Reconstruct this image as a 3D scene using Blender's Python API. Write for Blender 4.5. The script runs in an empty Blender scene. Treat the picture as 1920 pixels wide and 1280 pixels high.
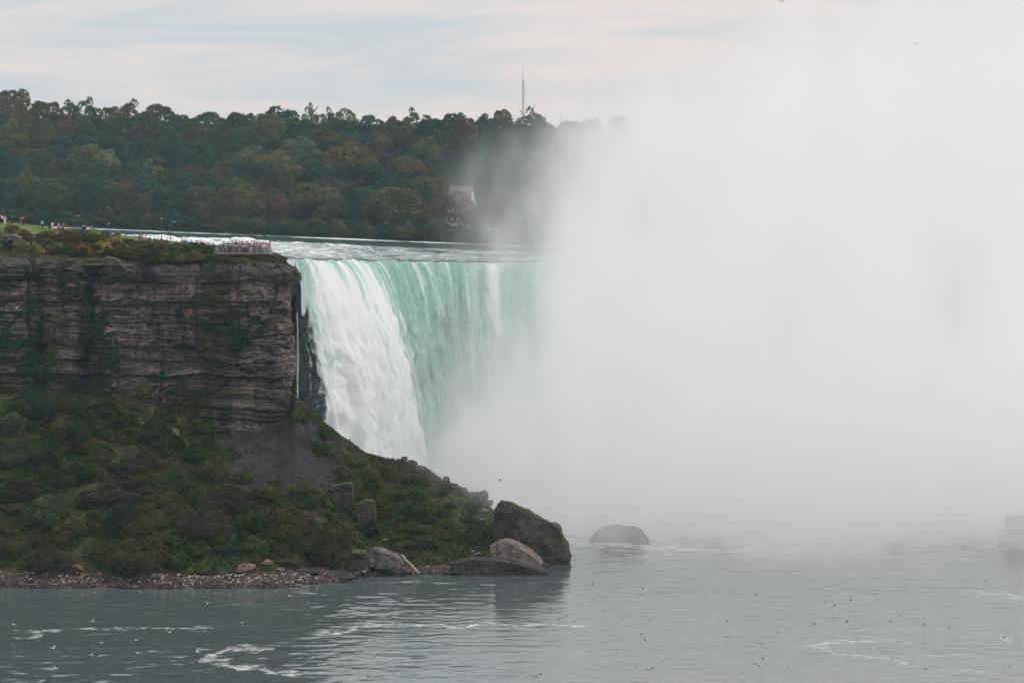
import bpy, bmesh, math, random
import numpy as np
from mathutils import Vector, Matrix
from mathutils.bvhtree import BVHTree

scene = bpy.context.scene
COL = scene.collection
# ---------------------------------------------------------------- camera
F, ZC, YH, CX = 5500.0, 62.0, 415.0, 960.0      # focal length in photo pixels, eye height, horizon row, centre column
cam = bpy.data.cameras.new("camera")
cam.sensor_width = 36.0
cam.lens = 36.0 * F / 1920.0
cam.shift_y = -(640.0 - YH) / 1920.0
cam.clip_start, cam.clip_end = 1.0, 20000.0
camo = bpy.data.objects.new("camera", cam)
COL.objects.link(camo)
camo.location = (0, 0, ZC)
camo.rotation_euler = (math.radians(90), 0, 0)
scene.camera = camo
# ---------------------------------------------------------------- sky and sun
SKY_UP, SKY_GLOW = 1.42, .1
SUN_EL, SUN_AZ = math.radians(48), math.radians(104)       # azimuth measured from +Y (view direction) towards +X
world = bpy.data.worlds.new("World")
scene.world = world
world.use_nodes = True
wt = world.node_tree
for n in list(wt.nodes): wt.nodes.remove(n)

def N(t, kind, **kw):
    n = t.nodes.new(kind)
    for k, v in kw.items():
        if k == 'ins':
            for kk, vv in v.items():
                if hasattr(vv, 'is_output'): t.links.new(vv, n.inputs[kk])
                else: n.inputs[kk].default_value = vv
        else: setattr(n, k, v)
    return n
def math_(t, op, a, b=0.0, c=None, clamp=False):
    ins = {0: a, 1: b}
    if c is not None: ins[2] = c
    return N(t, 'ShaderNodeMath', operation=op, use_clamp=clamp, ins=ins).outputs[0]
def mixc(t, fac, a, b, blend='MIX'):
    n = N(t, 'ShaderNodeMix', data_type='RGBA', blend_type=blend)
    for i, v in ((0, fac), (6, a), (7, b)):
        if hasattr(v, 'is_output'): t.links.new(v, n.inputs[i])
        else: n.inputs[i].default_value = v if i == 0 or len(v) == 4 else (*v, 1)
    return n.outputs[2]
def ramp(t, fac, stops, interp='LINEAR'):
    n = N(t, 'ShaderNodeValToRGB', ins={0: fac})
    cr = n.color_ramp; cr.interpolation = interp
    while len(cr.elements) < len(stops): cr.elements.new(0.5)
    for e, (p, c) in zip(cr.elements, stops):
        e.position = p
        e.color = (c, c, c, 1) if not hasattr(c, '__len__') else (*c, 1)
    return n.outputs[0]
def noise(t, vec, scale, detail=3, rough=.5, dist=0.0):
    return N(t, 'ShaderNodeTexNoise', ins={'Vector': vec, 'Scale': scale, 'Detail': detail, 'Roughness': rough, 'Distortion': dist}).outputs[0]

tc = N(wt, 'ShaderNodeTexCoord').outputs['Generated']
sky = N(wt, 'ShaderNodeTexSky', sky_type='NISHITA', sun_disc=False, sun_elevation=SUN_EL, sun_rotation=SUN_AZ,
        air_density=1.0, dust_density=2.0, ozone_density=1.0)
mp = N(wt, 'ShaderNodeMapping', ins={'Vector': tc, 'Scale': (9, 9, 75), 'Rotation': (0.0, 0.035, 0)})
n1 = noise(wt, mp.outputs[0], 1.0, 7, .6, .6)
mp2 = N(wt, 'ShaderNodeMapping', ins={'Vector': tc, 'Scale': (4, 4, 28), 'Location': (3.1, 1.7, .4)})
n2 = noise(wt, mp2.outputs[0], 1.0, 3, .5, .2)
cl = ramp(wt, math_(wt, 'ADD', math_(wt, 'MULTIPLY', n1, .62), math_(wt, 'MULTIPLY', n2, .38)), [(.405, 0.0), (.485, .5), (.57, 1.0)])
CLOUD_B, CLOUD_W = (5.3, 5.8, 6.2), (7.6, 6.75, 6.5)
cloud = mixc(wt, cl, CLOUD_B, CLOUD_W)
skyc = mixc(wt, .90, sky.outputs[0], cloud)
# an overcast sky is brighter overhead and around the hidden sun than along the horizon
nrm = N(wt, 'ShaderNodeVectorMath', operation='NORMALIZE', ins={0: tc}).outputs[0]
el = N(wt, 'ShaderNodeSeparateXYZ', ins={0: nrm}).outputs[2]
upw = N(wt, 'ShaderNodeMapRange', interpolation_type='SMOOTHSTEP', ins={0: el, 1: .05, 2: .5, 3: 1.0, 4: SKY_UP}).outputs[0]
sd = (math.sin(SUN_AZ) * math.cos(SUN_EL), math.cos(SUN_AZ) * math.cos(SUN_EL), math.sin(SUN_EL))
ca = N(wt, 'ShaderNodeVectorMath', operation='DOT_PRODUCT', ins={0: nrm, 1: sd}).outputs['Value']
glow = N(wt, 'ShaderNodeMapRange', interpolation_type='SMOOTHSTEP', ins={0: ca, 1: .72, 2: 1.0, 3: 0.0, 4: SKY_GLOW}).outputs[0]
skyc = mixc(wt, 1.0, skyc, N(wt, 'ShaderNodeCombineColor', ins={0: math_(wt, 'ADD', upw, glow), 1: math_(wt, 'ADD', upw, glow), 2: math_(wt, 'ADD', upw, glow)}).outputs[0], 'MULTIPLY')
bg = N(wt, 'ShaderNodeBackground', ins={'Color': skyc, 'Strength': 0.1})
wo = N(wt, 'ShaderNodeOutputWorld', ins={0: bg.outputs[0]})

sl = bpy.data.lights.new("sun", 'SUN')
sl.energy, sl.angle, sl.color = 1.25, math.radians(14), (1.0, .95, .88)
so = bpy.data.objects.new("sun", sl)
COL.objects.link(so)
sdir = Vector((math.sin(SUN_AZ) * math.cos(SUN_EL), math.cos(SUN_AZ) * math.cos(SUN_EL), math.sin(SUN_EL)))
so.rotation_euler = (-sdir).to_track_quat('-Z', 'Y').to_euler()
so.location = (300, 300, 400)
scene.view_settings.view_transform = 'Standard'
scene.view_settings.look = 'None'
scene.view_settings.exposure = 0.2
scene.view_settings.gamma = 1.0
scene.view_settings.use_curve_mapping = False
scene.cycles.volume_bounces = 20
scene.cycles.use_adaptive_sampling = True
scene.cycles.adaptive_threshold = .04
scene.cycles.max_bounces = 24
scene.cycles.transparent_max_bounces = 16
scene.cycles.volume_max_steps = 256

# ---------------------------------------------------------------- helpers
rng = np.random.default_rng(11)
R = random.Random(5)
def W(px, py, D): return Vector(((px - CX) * D / F, D, ZC - (py - YH) * D / F))
def rowz(py, D): return ZC - (py - YH) * D / F
def pix(x, y, z): return CX + x * F / y, YH + (ZC - z) * F / y
def sm(a, b, x):
    t = np.clip((x - a) / (b - a), 0, 1); return t * t * (3 - 2 * t)
def _hash(ix, iy, iz, seed):
    with np.errstate(over='ignore'):
        h = ix.astype(np.uint32) * np.uint32(374761393) + iy.astype(np.uint32) * np.uint32(668265263) + iz.astype(np.uint32) * np.uint32(2147483647) + np.uint32((seed * 974634521) & 0xffffffff)
        h = (h ^ (h >> np.uint32(13))) * np.uint32(1274126177)
        h = (h ^ (h >> np.uint32(16))) * np.uint32(2246822519)
        h = h ^ (h >> np.uint32(15))
    return h.astype(np.float64) / 4294967295.0
def vn(x, y, z=0.0, seed=0):
    x, y, z = np.broadcast_arrays(np.asarray(x, float), np.asarray(y, float), np.asarray(z, float))
    fx, fy, fz = np.floor(x), np.floor(y), np.floor(z)
    ix, iy, iz = fx.astype(np.int64), fy.astype(np.int64), fz.astype(np.int64)
    u, v, w = x - fx, y - fy, z - fz
    u, v, w = [q * q * q * (q * (q * 6 - 15) + 10) for q in (u, v, w)]
    r = 0
    for dx in (0, 1):
        for dy in (0, 1):
            for dz in (0, 1):
                r = r + _hash(ix + dx, iy + dy, iz + dz, seed) * (u if dx else 1 - u) * (v if dy else 1 - v) * (w if dz else 1 - w)
    return r * 2 - 1
def fbm(x, y, z=0.0, octv=4, seed=0, gain=.5):
    a, s, f = 1.0, 0.0, 1.0
    for o in range(octv):
        s = s + a * vn(np.asarray(x) * f, np.asarray(y) * f, np.asarray(z) * f, seed + o * 17); a *= gain; f *= 2.03
    return s
def cells(x, y, seed=0):                        # flat random value per unit cell
    x, y = np.broadcast_arrays(np.asarray(x, float), np.asarray(y, float))
    return _hash(np.floor(x).astype(np.int64), np.floor(y).astype(np.int64), np.zeros(x.shape, np.int64), seed) * 2 - 1

def link(o, parent=None):
    COL.objects.link(o)
    if parent is not None: o.parent = parent
    return o
def tag(o, label=None, cat=None, group=None, kind=None):
    if label: o['label'] = label
    if cat: o['category'] = cat
    if group: o['group'] = group
    if kind: o['kind'] = kind
    return o
def mesh_np(name, V, Fq, mat=None, cols=None, attrs=None, uv=None, smooth=True, islandsize=4):
    """mesh from numpy vertices and equal-sized faces"""
    V = np.asarray(V, np.float32).reshape(-1, 3); Fq = np.asarray(Fq, np.int32)
    k = Fq.shape[1]
    me = bpy.data.meshes.new(name)
    me.vertices.add(len(V)); me.vertices.foreach_set('co', V.ravel())
    me.loops.add(Fq.size); me.loops.foreach_set('vertex_index', Fq.ravel())
    me.polygons.add(len(Fq)); me.polygons.foreach_set('loop_start', np.arange(0, Fq.size, k, dtype=np.int32))
    me.update(calc_edges=True)
    me.polygons.foreach_set('use_smooth', np.full(len(Fq), smooth, bool))
    if cols is not None:
        a = me.attributes.new('col', 'FLOAT_COLOR', 'POINT')
        c = np.ones((len(V), 4), np.float32); c[:, :3] = np.asarray(cols).reshape(-1, 3); a.data.foreach_set('color', c.ravel())
    for k_, v in (attrs or {}).items():
        a = me.attributes.new(k_, 'FLOAT', 'POINT'); a.data.foreach_set('value', np.asarray(v, np.float32).ravel())
    if uv is not None:
        l = me.uv_layers.new(name='UVMap'); l.data.foreach_set('uv', np.asarray(uv, np.float32).reshape(-1, 2)[Fq.ravel()].ravel())
    if mat: me.materials.append(mat)
    me.update()
    return me
def grid_faces(n, m):
    i = np.arange(n * m).reshape(n, m)
    return np.stack([i[:-1, :-1], i[1:, :-1], i[1:, 1:], i[:-1, 1:]], -1).reshape(-1, 4)
def obj(name, me, parent=None, loc=None):
    o = bpy.data.objects.new(name, me)
    link(o, parent)
    if loc is not None: o.location = loc
    return o
def bm_obj(name, bm, mat=None, parent=None, smooth=False):
    bmesh.ops.recalc_face_normals(bm, faces=bm.faces[:])
    me = bpy.data.meshes.new(name); bm.to_mesh(me); bm.free()
    if mat: me.materials.append(mat)
    if smooth: me.polygons.foreach_set('use_smooth', np.ones(len(me.polygons), bool))
    return obj(name, me, parent)
def box(bm, c, s, rot=None):
    M = Matrix.Translation(c) @ (rot.to_4x4() if rot else Matrix()) @ Matrix.Diagonal((*s, 1))
    return bmesh.ops.create_cube(bm, size=1, matrix=M)['verts']
def tube(bm, a, b, r, r2=None, seg=8):
    a, b = Vector(a), Vector(b); d = b - a
    M = Matrix.Translation((a + b) / 2) @ d.to_track_quat('Z', 'Y').to_matrix().to_4x4()
    return bmesh.ops.create_cone(bm, cap_ends=True, segments=seg, radius1=r, radius2=r if r2 is None else r2, depth=d.length, matrix=M)['verts']

# ---------------------------------------------------------------- materials
def newmat(name):
    m = bpy.data.materials.new(name); m.use_nodes = True
    t = m.node_tree
    for n in list(t.nodes): t.nodes.remove(n)
    out = N(t, 'ShaderNodeOutputMaterial')
    return m, t, out
def principled(t, out, col, rough=.8, spec=.3, **kw):
    p = N(t, 'ShaderNodeBsdfPrincipled')
    for k, v in (('Base Color', col), ('Roughness', rough), ('Specular IOR Level', spec), *kw.items()):
        if hasattr(v, 'is_output'): t.links.new(v, p.inputs[k])
        else: p.inputs[k].default_value = (*v, 1) if hasattr(v, '__len__') and len(v) == 3 and k.endswith('Color') else v
    t.links.new(p.outputs[0], out.inputs[0])
    return p
def bump(t, h, strength=.5, dist=.3):
    return N(t, 'ShaderNodeBump', ins={'Height': h, 'Strength': strength, 'Distance': dist}).outputs[0]
def plain(name, col, rough=.7, var=.15, scale=6.0, spec=.3, metallic=0.0):
    m, t, out = newmat(name)
    p = N(t, 'ShaderNodeTexCoord').outputs['Object']
    n = noise(t, p, scale, 4)
    c = mixc(t, n, tuple(v * (1 - var) for v in col), tuple(min(1, v * (1 + var)) for v in col))
    principled(t, out, c, rough, spec, Metallic=metallic)
    return m
def tinted(name, rough=.75, spec=.2, var=.12):            # colour comes from the object itself
    m, t, out = newmat(name)
    oc = N(t, 'ShaderNodeObjectInfo').outputs['Color']
    n = noise(t, N(t, 'ShaderNodeTexCoord').outputs['Object'], 5.0, 3)
    c = mixc(t, 1.0, oc, ramp(t, n, [(.3, 1 - var), (.7, 1 + var)]), 'MULTIPLY')
    principled(t, out, c, rough, spec)
    return m

def mat_ground(name, bumpscale=1.2, bstr=.6, bdist=.35, rough=.95):
    m, t, out = newmat(name)
    pos = N(t, 'ShaderNodeNewGeometry').outputs['Position']
    c = N(t, 'ShaderNodeAttribute', attribute_name='col').outputs['Color']
    a = noise(t, pos, bumpscale, 6, .65)
    b = noise(t, pos, bumpscale * 6, 4, .6)
    c2 = mixc(t, 1.0, c, ramp(t, a, [(.25, .5), (.5, 1.0), (.75, 1.5)]), 'MULTIPLY')
    c2 = mixc(t, 1.0, c2, ramp(t, b, [(.25, .65), (.75, 1.35)]), 'MULTIPLY')
    h = math_(t, 'ADD', a, math_(t, 'MULTIPLY', b, .35))
    principled(t, out, c2, rough, .15, Normal=bump(t, h, bstr, bdist))
    return m
def mat_cliff():
    m, t, out = newmat("limestone")
    pos = N(t, 'ShaderNodeNewGeometry').outputs['Position']
    c = N(t, 'ShaderNodeAttribute', attribute_name='col').outputs['Color']
    wet = N(t, 'ShaderNodeAttribute', attribute_name='wet').outputs['Fac']
    ms = N(t, 'ShaderNodeMapping', ins={'Vector': pos, 'Scale': (.12, .12, 2.6)}).outputs[0]
    strata = noise(t, ms, 1.0, 6, .7, .5)
    mv = N(t, 'ShaderNodeMapping', ins={'Vector': pos, 'Scale': (1.1, 1.1, .13)}).outputs[0]
    streak = noise(t, mv, 1.0, 5, .6)
    grit = noise(t, pos, 1.9, 8, .72)
    blk = N(t, 'ShaderNodeTexVoronoi', feature='DISTANCE_TO_EDGE', ins={'Vector': N(t, 'ShaderNodeMapping', ins={'Vector': pos, 'Scale': (.55, .55, 1.5)}).outputs[0], 'Scale': 1.0}).outputs[0]
    c2 = mixc(t, 1.0, c, ramp(t, strata, [(.28, .5), (.42, .95), (.6, 1.1), (.75, .8)]), 'MULTIPLY')
    c2 = mixc(t, 1.0, c2, ramp(t, streak, [(.3, .6), (.5, 1.0), (.7, 1.25)]), 'MULTIPLY')
    c2 = mixc(t, 1.0, c2, ramp(t, grit, [(.32, .32), (.5, 1.0), (.68, 1.85)]), 'MULTIPLY')
    c2 = mixc(t, math_(t, 'MULTIPLY', ramp(t, blk, [(.0, 1.0), (.06, 0.0)]), .45), c2, (.02, .018, .018))
    h = math_(t, 'ADD', math_(t, 'MULTIPLY', strata, 1.2), math_(t, 'ADD', grit, math_(t, 'MULTIPLY', ramp(t, blk, [(0, 0.0), (.1, 1.0)]), .35)))
    rough = math_(t, 'SUBTRACT', .92, math_(t, 'MULTIPLY', wet, .55))
    principled(t, out, c2, rough, .3, Normal=bump(t, h, .8, .5))
    return m
def mat_rock(name, c1, c2, moss=None, scale=1.0):
    m, t, out = newmat(name)
    g = N(t, 'ShaderNodeNewGeometry')
    oi = N(t, 'ShaderNodeObjectInfo')
    pos = N(t, 'ShaderNodeVectorMath', operation='ADD', ins={0: N(t, 'ShaderNodeTexCoord').outputs['Object'], 1: oi.outputs['Location']}).outputs[0]
    pos = g.outputs['Position']
    a = noise(t, pos, .9 * scale, 7, .7)
    b = noise(t, pos, 5 * scale, 5, .65)
    ms = N(t, 'ShaderNodeMapping', ins={'Vector': pos, 'Scale': (.3, .3, 3)}).outputs[0]
    s = noise(t, ms, scale, 4, .6)
    c = mixc(t, ramp(t, a, [(.3, 0.0), (.7, 1.0)]), c1, c2)
    c = mixc(t, 1.0, c, ramp(t, b, [(.3, .55), (.7, 1.4)]), 'MULTIPLY')
    c = mixc(t, 1.0, c, ramp(t, s, [(.35, .6), (.6, 1.2)]), 'MULTIPLY')
    v_ = noise(t, N(t, 'ShaderNodeMapping', ins={'Vector': pos, 'Scale': (1.6, 1.6, .22)}).outputs[0], scale, 5, .65)
    c = mixc(t, 1.0, c, ramp(t, v_, [(.3, .55), (.5, 1.0), (.7, 1.35)]), 'MULTIPLY')
    if moss:
        nz = N(t, 'ShaderNodeSeparateXYZ', ins={0: g.outputs['Normal']}).outputs[2]
        f = ramp(t, math_(t, 'ADD', nz, math_(t, 'MULTIPLY', math_(t, 'SUBTRACT', a, .5), .8)), [(.38, 0.0), (.6, 1.0)])
        c = mixc(t, f, c, moss)
    principled(t, out, c, .9, .2, Normal=bump(t, math_(t, 'ADD', a, math_(t, 'MULTIPLY', b, .45)), .95, .5))
    return m
def mat_leaf(name, attr=False, transl=.3):
    m, t, out = newmat(name)
    if attr: c = N(t, 'ShaderNodeAttribute', attribute_name='col').outputs['Color']
    else: c = N(t, 'ShaderNodeObjectInfo').outputs['Color']
    var = N(t, 'ShaderNodeAttribute', attribute_name='var').outputs['Fac']
    hue = N(t, 'ShaderNodeAttribute', attribute_name='hue').outputs['Fac']
    c = mixc(t, 1.0, c, ramp(t, var, [(0.0, .5), (.5, 1.0), (1.0, 1.7)]), 'MULTIPLY')
    c = mixc(t, 1.0, c, ramp(t, hue, [(0.0, (.75, 1.1, 1.05)), (.5, (1, 1, 1)), (1.0, (1.4, .95, .8))]), 'MULTIPLY')
    d = N(t, 'ShaderNodeBsdfDiffuse', ins={'Color': c, 'Roughness': .5})
    tr = N(t, 'ShaderNodeBsdfTranslucent', ins={'Color': c})
    mx = N(t, 'ShaderNodeMixShader', ins={0: transl, 1: d.outputs[0], 2: tr.outputs[0]})
    t.links.new(mx.outputs[0], out.inputs[0])
    return m
def mat_water(name, base, foamcol=(.70, .74, .74), rough=.09, bsc=2.2, bstr=.35, foam_sc=.8, bdist=.08, stretch=(.55, 1, 1), rot=0.0, fnoise=2.2, fmax=.75):
    m, t, out = newmat(name)
    pos = N(t, 'ShaderNodeNewGeometry').outputs['Position']
    fm = N(t, 'ShaderNodeAttribute', attribute_name='foam').outputs['Fac']
    mp = N(t, 'ShaderNodeMapping', ins={'Vector': pos, 'Scale': stretch, 'Rotation': (0, 0, rot)}).outputs[0]
    fn = noise(t, mp, foam_sc, 7, .68, .8)
    f = ramp(t, math_(t, 'ADD', fm, math_(t, 'MULTIPLY', math_(t, 'SUBTRACT', fn, .5), fnoise)), [(.40, 0.0), (.85, fmax)])
    w1 = noise(t, mp, bsc, 4, .6, .3)
    c = mixc(t, f, base, foamcol)
    r = math_(t, 'ADD', rough, math_(t, 'MULTIPLY', f, .6))
    principled(t, out, c, r, .8, IOR=1.333, Normal=bump(t, w1, bstr, bdist))
    return m
def mat_fall():
    m, t, out = newmat("falling_water")
    uv = N(t, 'ShaderNodeUVMap').outputs[0]
    white = N(t, 'ShaderNodeAttribute', attribute_name='white').outputs['Fac']
    al = N(t, 'ShaderNodeAttribute', attribute_name='alpha').outputs['Fac']
    drop = N(t, 'ShaderNodeSeparateXYZ', ins={0: uv}).outputs[1]
    mA = N(t, 'ShaderNodeMapping', ins={'Vector': uv, 'Scale': (.55, .045, 1)}).outputs[0]
    sA = noise(t, mA, 1.0, 6, .65, .25)
    mB = N(t, 'ShaderNodeMapping', ins={'Vector': uv, 'Scale': (1.7, .16, 1)}).outputs[0]
    sB = noise(t, mB, 1.0, 6, .7, .4)
    mC = N(t, 'ShaderNodeMapping', ins={'Vector': uv, 'Scale': (.8, .35, 1)}).outputs[0]
    sC = noise(t, mC, 1.0, 7, .7, .9)
    f = math_(t, 'ADD', white, math_(t, 'MULTIPLY', math_(t, 'SUBTRACT', sA, .5), .9))
    f = math_(t, 'ADD', f, math_(t, 'MULTIPLY', math_(t, 'SUBTRACT', sB, .5), .55))
    f = math_(t, 'ADD', f, math_(t, 'MULTIPLY', math_(t, 'SUBTRACT', sC, .5), 1.25))
    c = ramp(t, f, [(.05, (.17, .39, .32)), (.30, (.29, .51, .45)), (.52, (.47, .64, .60)), (.80, (.73, .81, .81)), (1.0, (.87, .905, .91))])
    h = math_(t, 'ADD', math_(t, 'ADD', sA, math_(t, 'MULTIPLY', sB, .7)), math_(t, 'MULTIPLY', sC, .6))
    p = N(t, 'ShaderNodeBsdfPrincipled', ins={'Base Color': c, 'Roughness': .55, 'Specular IOR Level': .3, 'Normal': bump(t, h, .6, .6)})
    tl = N(t, 'ShaderNodeBsdfTranslucent', ins={'Color': c})
    mx = N(t, 'ShaderNodeMixShader', ins={0: .25, 1: p.outputs[0], 2: tl.outputs[0]})
    tr = N(t, 'ShaderNodeBsdfTransparent')
    a2 = ramp(t, math_(t, 'ADD', al, math_(t, 'MULTIPLY', math_(t, 'SUBTRACT', math_(t, 'MULTIPLY', math_(t, 'ADD', sB, sC), .5), .5), 1.6)), [(.4, 0.0), (.6, 1.0)])
    m2 = N(t, 'ShaderNodeMixShader', ins={0: a2, 1: tr.outputs[0], 2: mx.outputs[0]})
    t.links.new(m2.outputs[0], out.inputs[0])
    return m
M_CLIFF, M_TALUS, M_HILL = mat_cliff(), mat_ground("talus_soil"), mat_ground("wooded_hill", .15, .5, 1.0)
M_PLAT = mat_ground("plateau_turf", .8, .5, .2)
M_LEAF, M_LEAFV = mat_leaf("leaves"), mat_leaf("ground_leaves", True)
M_BARK = plain("bark", (.09, .07, .055), .9, .3, 3)
M_ROCKGREY = mat_rock("grey_rock", (.085, .072, .072), (.20, .175, .17))
M_ROCKDARK = mat_rock("dark_rock", (.03, .026, .026), (.08, .068, .065), None)
M_ROCKMOSS = mat_rock("mossy_rock", (.038, .030, .026), (.085, .066, .058), (.055, .085, .02))
M_ROCKPINK = mat_rock("pale_slab_rock", (.12, .10, .094), (.25, .21, .195))
M_ROCKTAN = mat_rock("tan_rock", (.12, .085, .062), (.23, .165, .125))
M_GORGE = mat_water("gorge_water", (.078, .102, .106), rough=.04, bsc=2.1, bstr=.30, bdist=.05)
M_RIVER = mat_water("rapids_water", (.022, .085, .075), rough=.12, bsc=.9, bstr=.2, foam_sc=.42, bdist=.06, stretch=(.5, .22, 1), fnoise=2.6, fmax=1.0)
M_FALL = mat_fall()
# ================================================================ THE SETTING
# ---------------------------------------------------------------- brink of the horseshoe
bp = np.array([553, 575, 600, 640, 670, 690, 712, 745, 790, 840, 900, 1000, 1200, 1500, 1800, 2100, 2400.])
bD = np.array([598, 604, 615, 645, 680, 704, 728, 748, 758, 763, 765, 765, 763, 760, 755, 740, 660.])
bR = np.array([487, 487, 488, 489.5, 490, 490.5, 491, 491, 491, 492, 492, 493, 492, 492, 490, 490, 490.])
bz = ZC - (bR - YH) * bD / F
bx = (bp - CX) * bD / F
def brink_D(px): return np.interp(px, bp, bD)
def brink_z(px): return np.interp(px, bp, bz)

def far_row(px): return 420.0 + np.clip(px, -400, 2400) * 0.0405
D_FAR = 1105.0
# ---------------------------------------------------------------- upper river
def build_river():
    pxs = np.concatenate([np.arange(-420, 0, 14), np.arange(0, 1250, 2.6), np.arange(1250, 2401, 12)])
    u = np.linspace(0, 1, 420) ** 1.0
    PX, U = np.meshgrid(pxs, u, indexing='ij')
    D0 = np.where(PX < 553, 606 + 0 * PX, brink_D(PX))
    D = D0 + (D_FAR - D0) * U
    z0 = np.where(PX < 553, bz[0] + (553 - PX) * 0.0052, brink_z(PX))
    Dband = 985.0
    zband = ZC - (far_row(PX) + 11.5 - YH) * Dband / F
    zfar = ZC - (far_row(PX) + .5 - YH) * D_FAR / F
    k = np.clip((D - D0) / (Dband - D0), 0, 1)
    z = np.where(D < Dband, z0 + (zband - z0) * k, zband + (zfar - zband) * np.clip((D - Dband) / (D_FAR - Dband), 0, 1) ** 1.0)
    X = (PX - CX) * D / F
    # standing waves, stronger on the left and in the middle of the rapids, calm beyond the ledge
    rough = sm(0.02, .12, k) * (1 - sm(955, 990, D)) * (0.45 + .55 * sm(1000, 300, PX))
    w = fbm(X / 9 + D / 40, D / 14, 0, 5, 3, .55)
    crest = np.maximum(0, 1 - np.abs(fbm(X / 13, D / 22, 0, 3, 9)) * 2.6)
    z = z + rough * (w * .42 + crest * .55)
    big = sm(700, 640, PX) * np.exp(-((D - 880) / 60) ** 2)
    z = z + big * (np.maximum(0, fbm(X / 6, D / 30, 0, 5, 21, .6)) * .95)
    z = z + (1 - rough) * .006 * fbm(X / 3, D / 6, 0, 3, 5)
    foam = rough * (.34 + .12 * sm(900, 640, D) + .26 * crest + .22 * w + .20 * sm(900, 300, PX)) + .12 * big
    foam = foam + .80 * np.exp(-((D - 1088) / 15) ** 2) * (1 - .25 * sm(900, 1200, PX)) * (1 + .5 * fbm(X / 30, 0, 0, 3, 2))
    foam = foam - .35 * sm(962, 985, D) * sm(1066, 1050, D)
    foam = foam + .22 * (1 - sm(0, .06, k)) * (fbm(X / 4, D / 3, 0, 3, 77) > .15)
    V = np.stack([X, D, z], -1)
    me = mesh_np("upper_river", V, grid_faces(*PX.shape), M_RIVER, attrs={'foam': foam})
    return tag(obj("upper_river", me), "white and green rapids of the upper river above the falls", "river", kind="structure")
build_river()

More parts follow.
